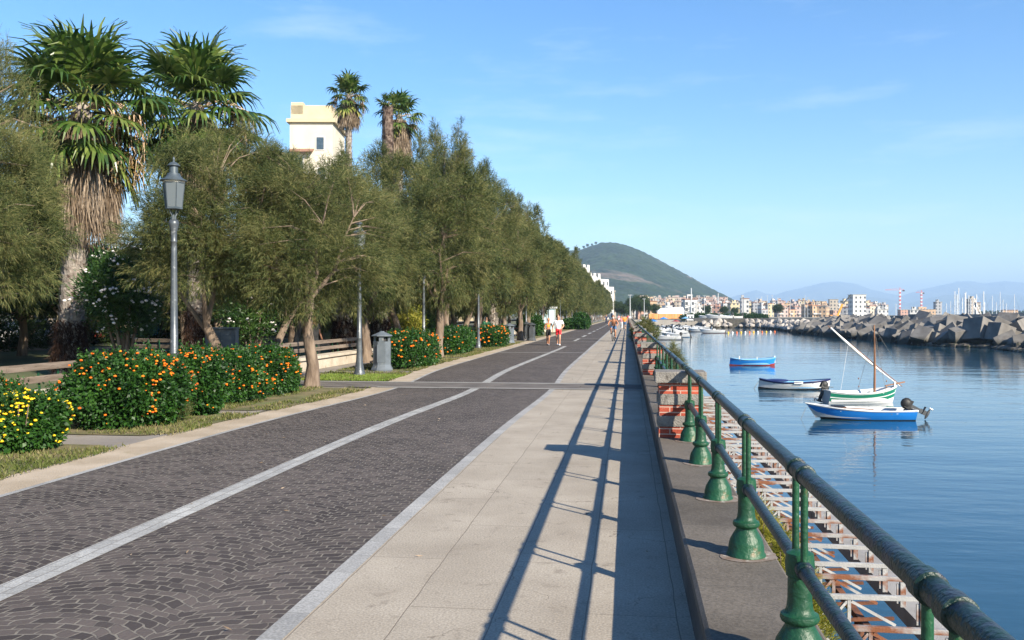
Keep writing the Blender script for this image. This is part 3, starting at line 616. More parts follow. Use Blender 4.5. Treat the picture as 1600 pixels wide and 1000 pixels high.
def hedge(loc, size, label, seed, n=9000, nf=160, fm='fl_orange', lumps=.22, leaf=.065, fr=.024, sidebias=.5, box=False, group='flowering hedges on the verge', mixf=None, cat='hedge', fz=0.0, name='flowering_hedge'):
    rng = np.random.default_rng(seed); t = thing(name, label, cat, loc, 0, group); sx, sy, sz = size
    def env(dv):                                 # radius of the rounded-box body along a direction
        p_ = 3.2 if box else 2.5
        q = (np.abs(dv[:, 0]/(sx/2))**p_+np.abs(dv[:, 1]/(sy/2))**p_+np.abs(dv[:, 2]/(sz*.56))**p_)**(-1/p_)
        return q
    def pts(n, rmin, rmax, front=False):
        dv = unit(rng.normal(size=(n, 3))*np.array([sx, sy, sz])); q = env(dv); p = dv*q[:, None]
        lum = np.array([noise.noise(Vector(v)*2.3+Vector((seed, 0, 0)))*1.0+noise.noise(Vector(v)*5+Vector((0, seed, 0)))*.5 for v in p])
        p = p*(rmin+(rmax-rmin)*rng.random(n))[:, None]*(1+lumps*lum)[:, None]; p[:, 2] += sz*.47; return p, dv
    P, dv = pts(n, .80, 1.02); P2, dv2 = pts(n//3, .2, .85); P = np.concatenate([P, P2]); dv = np.concatenate([dv, dv2])
    k = P[:, 2] > .02; P = P[k]; dv = dv[k]
    Dr = dv*.7+rng.normal(size=P.shape)*.6+np.array([0, 0, -.15])
    FV = [leaf_cards(rng, P, Dr, leaf*(.7+.6*rng.random(len(P))), leaf*.62*(.7+.6*rng.random(len(P))))]
    mb = MB(); r_ = random.Random(seed)
    for i in range(14):
        x, y = r_.uniform(-.35, .35)*sx, r_.uniform(-.35, .35)*sy; mb.tube([(x*.7, y*.8, 0), (x, y, sz*.4), (x*1.25, y*1.1, sz*.85)], [.014, .01, .005], 5)
    mb.build('stem', M['twig'], t)
    # upright shoots give the ragged outline
    ns = int(n/70); S, sv = pts(ns, .98, 1.02); k = (sv[:, 2] > .1); S = S[k]; ns = len(S); q = rng.random((ns, 14))*.16
    base = np.repeat(S, 14, 0)+np.stack([np.zeros(ns*14), np.zeros(ns*14), q.ravel()], 1)
    FV.append(leaf_cards(rng, base, rng.normal(size=base.shape)*.8+np.array([0, 0, .4]), leaf*.7, leaf*.4)); np_mesh('foliage', np.concatenate(FV), 0, M['lantana'], t)
    Fp, fv = pts(nf*2, 1.0, 1.06); kk = (rng.random(len(Fp)) < (.25+.75*np.clip((Fp[:, 2]/sz-fz), 0, 1))) & (Fp[:, 2] > .1); Fp = Fp[kk]; Fp = Fp[np.array([noise.noise(Vector(v)*2.6+Vector((seed, 5, 0))) > -.14 for v in Fp], bool)][:int(nf*.85)]
    if nf: 
        if mixf: h = int(len(Fp)*mixf[1]); flowers(rng, Fp[:h], fr, M[mixf[0]], t); Fp = Fp[h:]
        flowers(rng, Fp, fr, M[fm], t)
    return t
hedge(tuple(W(36, 11.6))[:2]+(0,), (.95, 1.0, .74), 'round bush covered in bright yellow blossom at the left edge', 1, 8000, 330, 'fl_yellow', fr=.023, group='flowering hedges on the verge')
hedge(tuple(W(-32, 12.3))[:2]+(0,), (1.0, 1.2, .88), 'orange flowering bush cut by the left edge of the picture behind the yellow one', 2, 8000, 200)
hedge((-7.95, 13.45, 0), (1.75, 2.0, 1.08), 'largest lantana hedge, dark green leaves and orange blossom, in front of the first lamp', 3, 20000, 330, fr=.0235)
hedge((-7.70, 15.0, 0), (1.3, 1.2, 1.08), 'rounded end of the big orange hedge just right of the first lamp', 4, 12000, 240, fr=.0235)
hedge((-8.15, 17.2, 0), (1.7, 1.9, 1.0), 'long orange flowering hedge between the first lamp and the bare tamarisk trunk, near half', 5, 13000, 220)
hedge((-8.0, 19.0, 0), (1.5, 1.8, 1.0), 'orange flowering hedge beside the nearest roadside tamarisk trunk', 6, 12000, 220)
feather_bush('grass_tuft', (-7.35, 13.75, 0), .26, .5, M['tam_leaf'], 'pale green feathery tuft at the foot of the biggest orange hedge', 'tuft', 61, 3000, .007, .12)
p = W(643, 31.0); hedge((p.x, p.y-.4, 0), (1.7, 4.4, 1.12), 'clipped orange flowering hedge between the litter bin and the thick tamarisk', 7, 13000, 150, box=True, lumps=.10, leaf=.08, fr=.04, fz=.2)
p = W(716, 43.0); hedge((p.x, p.y-2.0, 0), (1.7, 6.4, 1.15), 'long clipped dark green hedge behind the thick tamarisk trunk', 8, 14000, 70, box=True, lumps=.08, leaf=.10, fr=.05)
p = W(768, 49.5); hedge((p.x, p.y, 0), (1.7, 4.2, 1.1), 'short clipped hedge with orange blossom beyond the fourth lamp', 9, 9000, 130, box=True, lumps=.10, leaf=.10, fr=.055)
p = W(845, 75); hedge((p.x-.9, p.y, 0), (2.2, 3, 1.7), 'rounded green bush without flowers left of the walking woman', 10, 5000, 0, leaf=.16)
p = W(908, 115); hedge((p.x, p.y, 0), (2.2, 3, 1.9), 'dark green bush beside the road far behind the walking man', 12, 4000, 0, leaf=.22)
p = W(898, 108); hedge((p.x, p.y, 0), (3, 3, 1.3), 'low bright green bush beside the far part of the road', 13, 4000, 0, leaf=.22)
# ---------------- tamarisk trees ----------------
M['bark'] = pm('tamarisk_bark', (.10, .07, .05), (.23, .175, .13), 5, .95, 1.0, 22, stretch=(1, 1, .25))
def tam_proto(seed, H, Rc, nclump, nstr, wd, L, lean=(0, 0), trunk_r=.17, zlow=2.0, spire=0, fork=2.1, emerg=2):
    """one tamarisk: leaning forked trunk, limbs, twigs and a crown of drooping feathery sprays"""
    rr = random.Random(seed); rng = np.random.default_rng(seed); t = thing('tamarisk_tree', 'x', 'tree')
    mb = MB(); lx_, ly_ = lean
    f = Vector((lx_, ly_, fork)); tp = [Vector((0, 0, -.05)), Vector((lx_*.12, ly_*.1, fork*.25)), Vector((lx_*.55, ly_*.45, fork*.6)), f]
    tp = [p+Vector((rr.uniform(-.05, .05), rr.uniform(-.05, .05), 0)) if i else p for i, p in enumerate(tp)]
    mb.tube(tp, [trunk_r*1.5, trunk_r*1.02, trunk_r*.9, trunk_r*.8], 10)
    ends = []; nl = 4
    for i in range(nl):
        a = i*2*PI/nl+rr.uniform(-.4, .4); up = H*(.55+.25*rr.random()) if i else H*.9
        e = Vector((math.cos(a)*Rc*.55*(1 if i else .25), math.sin(a)*Rc*.55*(1 if i else .25), up))+Vector((lx_, ly_, 0))
        m1 = f.lerp(e, .35)+Vector((math.cos(a)*.25, math.sin(a)*.25, -.1)); m2 = f.lerp(e, .7)+Vector((rr.uniform(-.2, .2), rr.uniform(-.2, .2), 0))
        pts_ = [f-Vector((0, 0, .1)), m1, m2, e]; mb.tube(pts_, [trunk_r*.5, trunk_r*.3, trunk_r*.18, trunk_r*.06], 7); ends.append(pts_)
    skel = [p for l in ends for a_, b_ in zip(l, l[1:]) for p in (a_.lerp(b_, s/4) for s in range(4))]
    cz = (H+zlow)/2+.1; hz = (H-zlow)/2; Cc = []
    while len(Cc) < nclump:
        v = Vector((rr.gauss(0, 1), rr.gauss(0, 1), rr.gauss(0, 1))).normalized()*(rr.random()**.32)
        shape = 1-.08*max(v.z, 0)**2
        p = Vector((v.x*Rc*shape, v.y*Rc*shape, v.z*hz+cz)); g = noise.noise(p*.55+Vector((seed*5.3, 0, 0)))
        p.x *= 1+.35*g; p.y *= 1+.35*g; p.z += g*.4
        if noise.noise(p*.9+Vector((0, seed*2.2, 0))) < -.14: continue
        Cc.append((p+Vector((lx_, ly_, 0))*.8, Rc*rr.uniform(.10, .23)))
    for i in range(emerg):                     # thin leaders that stand out of the crown
        a = rr.random()*6.3; bx = Vector((math.cos(a)*Rc*.45, math.sin(a)*Rc*.45, H*.93)); hh = rr.uniform(.5, 1.2)+spire
        mb.tube([bx+Vector((0, 0, -1.5)), bx+Vector((.1, 0, 0)), bx+Vector((.05, .1, hh*1.1))], [.028, .018, .006], 5)
        for k in range(9): 
            q = k/8; Cc.append((bx+Vector((rr.gauss(0, .30*(1.2-q)), rr.gauss(0, .30*(1.2-q)), hh*q*1.05)), .50*(1.1-.62*q)))
    mb.build('trunk', M['bark'], t, smooth=True)
    tw = MB()
    for p, r in Cc[::2]:
        s = min(skel, key=lambda q: (q-p).length+max(q.z-p.z, 0)*1.5); mid = s.lerp(p, .5)+Vector((0, 0, .12*(p-s).length)); tw.tube([s, mid, p], [.022, .014, .005], 4, cap=False)
    tw.build('twigs', M['bark'], t)
    cen = np.array([c[0] for c in Cc]); rad = np.array([c[1] for c in Cc]); w = rad**1.6; w /= w.sum()
    ns = nstr//9; idx = rng.choice(len(Cc), ns, p=w); ax = cen.mean(0)
    dirn = unit(rng.normal(size=(ns, 3))); P = cen[idx]+dirn*(rad[idx]*rng.random(ns)**.45)[:, None]
    out = unit(P-np.array([ax[0], ax[1], ax[2]-1.0])); Dr = out*.8+dirn*.5+np.array([0, 0, .25])+rng.normal(size=(ns, 3))*.3
    # each spray: nine strands fanned from one stalk
    Dr = unit(Dr); q = np.repeat(rng.random((ns, 1)), 9, 1); off = np.tile(np.linspace(0, 1, 9), (ns, 1))
    PP = np.repeat(P, 9, 0)+np.repeat(Dr, 9, 0)*(off.ravel()*L*.9)[:, None]; DD = np.repeat(Dr, 9, 0)+rng.normal(size=(ns*9, 3))*.42
    np_mesh('crown', strips(rng, PP, DD, L*(.5+.7*rng.random(ns*9)), wd, .42), 0, M['tam_leaf'], t)
    return t
protoA = tam_proto(11, 6.2, 2.15, 160, 100000, .0105, .17, (-.5, -.2), .14, 1.9, fork=1.6, emerg=2)
protoB = tam_proto(22, 6.4, 2.3, 240, 115000, .0105, .17, (-.25, .1), .145, 1.9, fork=2.5, emerg=2)
protoC = tam_proto(33, 8.0, 2.7, 180, 80000, .018, .24, (.15, .1), .20, 2.0, spire=.8, emerg=3)
protoD = tam_proto(44, 8.4, 2.6, 180, 80000, .018, .24, (-.6, .1), .19, 1.9, spire=.4, emerg=2)
protoE = tam_proto(55, 7.8, 2.8, 140, 40000, .034, .34, (.3, .1), .2, 1.9, emerg=2)
protoF = tam_proto(66, 8.3, 2.5, 120, 40000, .034, .34, (-.4, .2), .2, 2.1, spire=.6, emerg=4)
# (prototype, px, distance, scale, scale z, rot, label)
TR = [
 (protoA, 358, 21.6, .98, .93, .3, 'slender forked tamarisk leaning left behind the long orange hedge'),
 (protoB, 487, 21.8, .98, .86, 1.9, 'tamarisk with a rough reddish trunk at the roadside beside the cross path'),
 (protoC, 684, 37.2, .92, .95, .5, 'tamarisk with the thickest trunk standing in front of the clipped hedge'),
 (protoD, 628, 42, .9, 1.08, .2, 'tamarisk with a thick leaning trunk behind the litter bin hedge'),
 (protoB, -40, 17.5, .62, 1.12, 4, 'tall feathery tamarisk cut by the left edge of the picture'),
 (protoA, -75, 15.5, .75, .8, 2.5, 'tamarisk crown spilling in at the far left edge above the bench'),
 (protoA, 425, 30, 1.0, 1.02, 3.3, 'tamarisk crown filling the gap below the yellow building'),
 (protoD, 462, 46, .85, 1.0, 4.1, 'wispy tamarisk top in front of the lower part of the yellow building'),
 (protoC, 575, 33, .85, .80, 3.0, 'tamarisk behind the second lamp with crown below the far palm'),
 (protoC, 697, 47, .95, 1.20, 4.4, 'tallest tamarisk in the middle with a thin wispy leader against the sky'),
 (protoD, 745, 50, .90, 1.12, 2.2, 'tamarisk with a spreading wispy top beside the tallest one'),
 (protoD, 789, 55.5, .85, .94, 5.0, 'tamarisk just behind the pale litter bin'),
 (protoC, 813, 61.5, .92, .98, 1.2, 'tamarisk with a trunk between the two far litter bins'),
 (protoD, 722, 55, .9, .95, 3.5, 'tamarisk with a thin trunk bent to the left above the clipped hedge'),
 (protoF, 752, 63, .8, .95, .7, 'tamarisk in the second row behind the last clipped hedge, tall thin leader'),
 (protoE, 771, 66, .9, .95, .5, 'tamarisk in the second row beyond the last clipped hedge'),
]
made = set()
for pr, px, d, s, szz, rz, lab in TR:
    p = W(px, d)
    if pr.name in made: o = dup(pr)
    else: o = pr; made.add(pr.name)
    o.location = p; o.rotation_euler = (0, 0, rz if pr is not protoA or px != 358 else 0); o.scale = (s, s, szz); o['label'] = lab; o['group'] = 'tamarisk trees along the promenade'
rr = random.Random(5)
first = [protoE]
for k in range(52):
    y = 72+8.2*k; x = -7.75+rr.uniform(-.35, .35); d_ = y
    o = dup(rr.choice((protoE, protoF, protoF, protoD)), (x-.3, y, 0), rr.random()*6.3, f'olive tamarisk in the long row, {od(k+1)} trunk beyond the far litter bins' if k < 45 else 'tiny olive tamarisk at the vanishing end of the row' , 'tamarisk trees along the promenade', (rr.uniform(.85, 1.0),)*2+(rr.uniform(.96, 1.14),))
    if k == 0: o['label'] = 'bushy olive tamarisk overhanging the walking woman'
    if k == 1: o['label'] = 'bushy olive tamarisk directly behind the walking man'
# park trees further in, rows added so their crowns keep it dark
M['dark_leaf'] = leafmat('dark_leaf', [(.012, .03, .008), (.03, .055, .014), (.05, .08, .02)], .8, .2)
def round_tree(seed, H, Rc, zlow, n, leaf, mat, name='park_tree', tr=.2):
    rr = random.Random(seed); rng = np.random.default_rng(seed); t = thing(name, 'x', 'tree'); mb = MB()
    mb.tube([(0, 0, -.05), (.1, 0, zlow*.6), (.05, .1, zlow+.4), (0, 0, H*.7)], [tr*1.3, tr, tr*.8, tr*.3], 8); Cc = []
    for i in range(6):
        a = i*1.05+rr.random(); mb.tube([(.05, .1, zlow), (math.cos(a)*Rc*.35, math.sin(a)*Rc*.35, zlow+(H-zlow)*.4), (math.cos(a)*Rc*.7, math.sin(a)*Rc*.7, zlow+(H-zlow)*rr.uniform(.4, .8))], [tr*.5, tr*.3, tr*.1], 6)
    mb.build('trunk', M['bark'], t, smooth=True)
    cen = []
    for i in range(60):
        v = Vector((rr.gauss(0, 1), rr.gauss(0, 1), rr.gauss(0, 1))).normalized()*rr.random()**.35; cen.append((v.x*Rc*.85, v.y*Rc*.85, (H+zlow)/2+v.z*(H-zlow)*.42, Rc*rr.uniform(.16, .32)))
    cen = np.array(cen); idx = rng.integers(0, 60, n); dv = unit(rng.normal(size=(n, 3)))
    P = cen[idx, :3]+dv*(cen[idx, 3]*rng.random(n)**.35)[:, None]
    np_mesh('crown', leaf_cards(rng, P, dv+rng.normal(size=(n, 3))*.6+np.array([0, 0, -.2]), leaf*(.7+.6*rng.random(n)), leaf*.45), 0, mat, t); return t
pk1 = round_tree(70, 8.5, 3.2, 2.6, 15000, .26, M['dark_leaf']); pk2 = round_tree(71, 7.5, 3.6, 2.4, 15000, .26, M['dark_leaf'])
first = {pk1.name: 1, pk2.name: 1}; i = 0
for row, (X, y0, st) in enumerate(((-21, 13, 5.5), (-26, 18, 6), (-32, 20, 6.5), (-38, 26, 8))):
    for k in range(24 if row < 2 else 16):
        y = y0+st*k+rr.uniform(-1, 1); x = X+rr.uniform(-1.3, 1.3); pr = (pk1, pk2, protoE)[(i*7+row) % 3]; sc_ = rr.uniform(.82, 1.05)
        if X > -24 and 24 < y < 38: x -= 2
        lab = f'added shade tree in the {od(row+1)} row behind the palms, {od(k+1)} from the near end'
        if first.pop(pr.name, None): o = pr; o.location = (x, y, 0); o['label'] = lab; o['group'] = 'shade trees added in the park'
        else: o = dup(pr, (x, y, 0), rr.random()*6, lab, 'shade trees added in the park')
        o.scale = (sc_, sc_, sc_*(.72 if pr is not protoE else .8)); i += 1
for k in range(16):      # second row just behind the bench line
    y = 60+9*k; o = dup(protoE, (-11.6+rr.uniform(-.5, .5), y, 0), rr.random()*6, f'olive tamarisk in the row behind the roadside one, {od(k+1)} from its near end', 'second row of tamarisks', (.85, .85, .92))
for k, (px, d, s) in enumerate(((520, 38, .8), (600, 52, .85), (660, 58, .9))):
    dup(protoE, W(px, d), k*1.1, ['tamarisk trunk in the shade between the palms and the second lamp', 'slim tamarisk in the second row beyond the leaning trunk', 'slim tamarisk behind the thickest trunk in the second row'][k], 'second row of tamarisks', (s, s, s*.9))
# ---------------- palms ----------------
M['palm_leaf'] = leafmat('palm_leaf', [(.018, .05, .009), (.055, .105, .017), (.15, .19, .045)], 1.2, .3, .35, .6)
M['palm_pale'] = leafmat('palm_pale', [(.13, .20, .04), (.22, .27, .06), (.32, .30, .10)], 2, .3)
M['thatch'] = leafmat('dead_thatch', [(.10, .07, .045), (.22, .165, .115), (.36, .29, .22)], 1.6, .15, .8)
M['boots'] = pm('palm_boots', (.17, .14, .12), (.36, .32, .28), 6, .9, .9, 25, c3=(.08, .05, .035), s3=5, t3=.58)
M['bootsd'] = pm('dark_boots', (.07, .045, .035), (.20, .15, .12), 4, .9, .9, 12, c3=(.035, .02, .015), s3=3, t3=.5)
M['fibre'] = leafmat('brown_fibre', [(.02, .009, .006), (.045, .022, .014), (.08, .045, .028)], 2, .1, .85)
M['stalk'] = pm('dry_stalk', (.36, .24, .15), (.55, .40, .27), 4, .8)
def fan_leaf(rng, Q, base, dirv, pet, R_, spread=2.25, nseg=26, droop=.5, fold=.35, wk=1.0):
    """one costapalmate leaf as separate pointed segments, appended to Q"""
    dirv = Vector(dirv).normalized(); side = dirv.cross(Vector((0, 0, 1))); side = side.normalized() if side.length > .05 else Vector((1, 0, 0)); up = side.cross(dirv).normalized()
    hub = Vector(base)+dirv*pet+Vector((0, 0, -.10*pet*pet))
    for i in range(nseg):
        a = -spread+2*spread*i/(nseg-1)+rng.normal()*.03; ln = R_*(1-.28*(abs(a)/spread)**2)*(.92+.16*rng.random())
        dv = dirv*math.cos(a)+side*math.sin(a)+up*(fold*(1-abs(math.cos(a)))*.5+.08); dv.normalize(); p = hub; w = ln*math.sin(spread/nseg)*1.15*wk; segs = 4
        sv = dv.cross(up).normalized(); d2 = dv.copy()
        ws_ = [.12, 1.0, .85, .45, .05]
        for k in range(segs):
            fr_ = (k+1)/segs; d2 = (d2+Vector((0, 0, -droop*(fr_**2)*1.15))).normalized(); p2 = p+d2*ln/segs
            up_ = up*w*.18*(1 if i % 2 else -1)
            Q.append((p-sv*w*ws_[k]/2, p2-sv*w*ws_[k+1]/2, p2+sv*w*ws_[k+1]/2+up_, p+sv*w*ws_[k]/2+up_)); p = p2
    return hub
def palm(name, loc, label, H, Rl, nleaf, tr, seed, bark=None, skirt=None, dead=10, nseg=26, fine=True, group=None, low=-.5, fibre=0, pale=3, grp='fan palms'):
    rng = np.random.default_rng(seed); rr = random.Random(seed); t = thing(name, label, 'palm tree', loc, 0, grp)
    prof = [(tr*1.25, -.05), (tr*1.15, .3), (tr, 1.2), (tr*.85, H*.5), (tr*.8, H-.3), (tr*.5, H+.1)]
    mb = MB(); mb.lathe([(0, -.05)]+prof+[(0, H+.12)], n=14); bark = M[bark or 'boots']; tk = mb.build('trunk', bark, t, smooth=True)
    # leaf boots: pointed scales in spirals round the stem
    Q = []; top = H-.2; z = .5; row = 0
    def tr_at(z): return tr*(1.05-.25*min(z/max(H, 1), 1))
    step = .085 if fine else .2
    while z < top:
        n = 11 if fine else 8
        for k in range(n):
            a = 2*PI*(k+.5*(row % 2))/n+rr.uniform(-.12, .12); r0 = tr_at(z); tw = .55/n*2*PI*r0
            er = Vector((math.cos(a), math.sin(a), 0)); et = Vector((-er.y, er.x, 0)); h = step*rr.uniform(1.6, 2.6); o_ = rr.uniform(.02, .07)*(1 if fine else 1.6)
            b0 = er*(r0*.96)+Vector((0, 0, z)); tip = er*(r0+o_)+Vector((0, 0, z+h))+et*rr.uniform(-.03, .03)
            Q.append((b0-et*tw*.6, b0+et*tw*.6, tip+et*tw*.22, tip-et*tw*.22))
        z += step; row += 1
    np_mesh('boots', np.array([[tuple(v) for v in q] for q in Q]).reshape(-1, 3), 0, bark, tk)
    # live crown
    Q = []; pb = MB(); hp = Vector((0, 0, H)); gold = 2.39996
    for i in range(nleaf):
        el = low+(1.35-low)*((i+.5)/nleaf)**.85; a = i*gold+rr.uniform(-.2, .2); dv = Vector((math.cos(a)*math.cos(el), math.sin(a)*math.cos(el), math.sin(el)))
        pet = Rl*rr.uniform(.6, 1.0); hub = fan_leaf(rng, Q, hp+Vector((0, 0, (i/nleaf-.5)*.5)), dv, pet, Rl*rr.uniform(.68, .88), nseg=nseg, droop=.5+.4*(el < .5), fold=.2)
        pb.tube([hp, hp.lerp(hub, .5)+Vector((0, 0, .04)), hub+dv*Rl*.25], [.03, .022, .008], 5)
    np_mesh('frond', np.array([[tuple(v) for v in q] for q in Q]).reshape(-1, 3), 0, M['palm_leaf'], t)
    pb.build('petiole', pm('petiole', (.12, .15, .04), (.22, .2, .07), 3, .5), t)
    Q = []
    for i in range(pale):                                    # yellowing leaves that hang below the crown
        a = i*2.1+rr.random(); dv = Vector((math.cos(a)*.75, math.sin(a)*.75, -.75)); fan_leaf(rng, Q, hp+Vector((0, 0, -.5)), dv, Rl*.6, Rl*.95, nseg=nseg, droop=.7)
    if pale: np_mesh('yellowing_frond', np.array([[tuple(v) for v in q] for q in Q]).reshape(-1, 3), 0, M['palm_pale'], t)
    # drooping flower stalks
    if dead:
        mb = MB(); Pt = []
        for i in range(dead):
            a = i*gold*1.3+rr.random()*.4; ro = Rl*rr.uniform(.55, 1.0); dz = Rl*rr.uniform(.75, 1.35); o_ = Vector((math.cos(a), math.sin(a), 0)); pts_ = [hp+o_*.1+Vector((0, 0, -.1)), hp+o_*ro*.6+Vector((0, 0, .18)), hp+o_*ro*.95+Vector((0, 0, -.15)), hp+o_*ro*1.05+Vector((0, 0, -dz*.6)), hp+o_*ro*1.0+Vector((rr.uniform(-.1, .1), 0, -dz))]
            mb.tube(pts_, [.022, .02, .017, .012, .005], 5)
            for j in range(5):
                s = pts_[2+j % 2]; mb.tube([s, s+o_*.08+Vector((rr.uniform(-.12, .12), rr.uniform(-.12, .12), -.25)), s+Vector((rr.uniform(-.2, .2), rr.uniform(-.2, .2), -.65))], [.009, .007, .003], 4)
            for j in range(120):
                q = rr.random(); s = pts_[2].lerp(pts_[4], q); Pt.append((s.x+rr.gauss(0, .09), s.y+rr.gauss(0, .09), s.z-rr.random()*.2))
        mb.build('flower_stalk', M['stalk'], t)
        Pt = np.array(Pt); np_mesh('seed_cluster', leaf_cards(rng, Pt, rng.normal(size=Pt.shape)+np.array([0, 0, -1.0]), .09, .035), 0, M['seed'], t)
    if skirt:                                                # thatch of dead leaves against the trunk
        z0, z1, rs = skirt; n = 9000 if fine else 2500; zz = z0+(z1-z0)*rng.random(n); a = rng.random(n)*2*PI
        prof_ = np.interp((zz-z0)/(z1-z0), [0, .25, .6, 1], [.85, 1.0, .85, .45]); q = tr*.9+(rs-tr*.9)*prof_*(.35+.65*rng.random(n)**.4)*(1+.12*np.sin(a*5+zz*3))
        P = np.stack([np.cos(a)*q, np.sin(a)*q, zz+.25], 1); Dr = np.stack([np.cos(a)*.18, np.sin(a)*.18, -np.ones(n)], 1)+rng.normal(size=(n, 3))*.13
        np_mesh('dead_skirt', strips(rng, P, Dr, .55+.5*rng.random(n), .028 if fine else .06, .1), 0, M['thatch'], t)
    if fibre:
        n = 5000; zz = fibre*rng.random(n); a = rng.random(n)*2*PI; q = tr*(.95+.2*np.sin(np.clip(1-zz/fibre, 0, 1)*1.6))*(.85+.3*rng.random(n))
        P = np.stack([np.cos(a)*q, np.sin(a)*q, zz+.2], 1); Dr = np.stack([np.cos(a+1.2)*.5, np.sin(a+1.2)*.5, -.9*np.ones(n)], 1)+rng.normal(size=(n, 3))*.5
        np_mesh('root_fibre', strips(rng, P, Dr, .22*(.5+rng.random(n)), .022, .3), 0, M['fibre'], t)
    return t
M['seed'] = leafmat('seed_cluster', [(.09, .06, .015), (.16, .10, .025), (.24, .15, .05)], 3, .1)
p = W(107, 26); palm('fan_palm', p, 'left big fan palm with a broad straw skirt on its trunk', 7.8, 1.75, 46, .34, 5, skirt=(4.3, 7.2, 1.12), dead=26, fibre=1.4, low=-.85, pale=6).rotation_euler = (R(-1), R(2.6), 0)
p = W(308, 31.5); palm('fan_palm', p, 'right big fan palm rising behind the first street lamp', 9.1, 1.85, 44, .33, 9, skirt=(6.0, 8.4, .8), dead=14, fibre=1.7, low=-.8, pale=4)
p = W(545, 76); palm('fan_palm', p, 'tall slender palm with a full round head beside the yellow building', 20.3, 1.35, 26, .3, 12, skirt=(17.9, 19.7, .8), dead=8, nseg=16, fine=False, low=-.6)
p = W(624, 76); palm('fan_palm', p, 'tall palm with straw skirt, right of the stripped palm trunk', 18.6, 1.5, 20, .32, 14, skirt=(14.6, 18.0, .95), dead=7, nseg=16, fine=False, low=-.7)
p = W(606, 74); palm('fan_palm', p, 'tall palm trunk with almost no leaves, left of the pair', 18.9, .9, 9, .52, 15, bark='bootsd', dead=0, nseg=14, fine=False, low=-.1, pale=0)
for i, (px, d, h) in enumerate(((537, 36, 4.6), (595, 42, 5.2), (819, 110, 11), (836, 120, 12), (770, 62, 6))):
    palm('fan_palm', W(px, d), ['short palm with brown fibre at its foot left of the second lamp', 'palm trunk with criss cross bark behind the litter bin', 'small palm top peeping above the far tamarisks, left one', 'small palm top above the far tamarisks, right one', 'palm trunk in shade above the last clipped hedge'][i], h, 1.1, 14, .36, 80+i, dead=3, nseg=14, fine=False, fibre=1.5 if i < 2 else 0)
# ---------------- white oleander and other shrubs in the park ----------------
def shrub(loc, size, label, seed, leafm, n=12000, leaf=.16, nf=0, fm='fl_white', fr=.06, cat='shrub', name='oleander', stem=None, zoff=0):
    rng = np.random.default_rng(seed); rr = random.Random(seed); t = thing(name, label, cat, loc); sx, sy, sz = size; mb = MB()
    for i in range(8):
        a = i*.8; mb.tube([(0, 0, 0), (math.cos(a)*sx*.15, math.sin(a)*sy*.15, zoff*.6+sz*.25), (math.cos(a)*sx*.3, math.sin(a)*sy*.3, zoff+sz*.7)], [.05, .035, .012], 6)
    if stem: mb.tube([(0, 0, 0), (.05, 0, zoff*1.2)], stem, 9)
    mb.build('stem', M['bark'], t); cen = np.array([(*(Vector((rr.gauss(0, 1), rr.gauss(0, 1), rr.gauss(0, 1))).normalized()*rr.random()**.3), rr.uniform(.14, .28)) for _ in range(70)])
    cen[:, 0] *= sx*.42; cen[:, 1] *= sy*.42; cen[:, 2] = cen[:, 2]*sz*.44+sz*.5+zoff; idx = rng.integers(0, 70, n); dv = unit(rng.normal(size=(n, 3)))
    P = cen[idx, :3]+dv*(cen[idx, 3]*min(sx, sz)*rng.random(n)**.4)[:, None]
    np_mesh('foliage', leaf_cards(rng, P, dv*.6+rng.normal(size=(n, 3))*.5+np.array([0, 0, .35]), leaf*(.6+.7*rng.random(n)), leaf*.2), 0, leafm, t)
    if nf:
        c0 = rng.integers(0, 70, nf//4); d0 = unit(rng.normal(size=(nf//4, 3))+np.array([.5, -.9, .5])); base = cen[c0, :3]+d0*(cen[c0, 3]*min(sx, sz)*1.05)[:, None]
        flowers(rng, np.repeat(base, 4, 0)+rng.normal(size=(len(base)*4, 3))*.06, fr, M[fm], t)
    return t
M['oleander_leaf'] = leafmat('oleander_leaf', [(.012, .04, .008), (.03, .075, .014), (.06, .115, .022)], 1.2, .2, .45, .4)
shrub(W(192, 24.5), (2.3, 2.2, 2.6), 'dark oleander covered in white blossom between the two big palms', 90, M['oleander_leaf'], 15000, nf=330, fr=.045, stem=.14, zoff=1.05)
shrub(W(395, 30), (2.2, 2.0, 2.2), 'second oleander with a few white blossoms behind the slender forked tamarisk', 91, M['oleander_leaf'], 10000, nf=90, fr=.045, zoff=.8)
shrub(W(650, 52), (3, 2.4, 3.2), 'dark green shrub in the park behind the thick tamarisk trunk', 92, M['oleander_leaf'], 8000, leaf=.25, zoff=.2)
shrub(W(640, 44), (1.5, 1.5, 2.2), 'light green shrub beside the leaning trunk', 93, M['yellow_green'], 5000, leaf=.2, zoff=.1)
mb = MB()
for k in range(22):      # dark clipped hedge, added to darken the park on its street side
    shrub((-29.5-(k % 2)*.4, 14+6.5*k, 0), (2.2, 6.8, 2.1), f'dark clipped hedge bush added to darken the street side of the park, {od(k+1)} from the near end', 120+k % 3, M['dark_leaf'], 3500, leaf=.3, name='added_park_hedge', cat='hedge')['group'] = 'added hedge along the street'
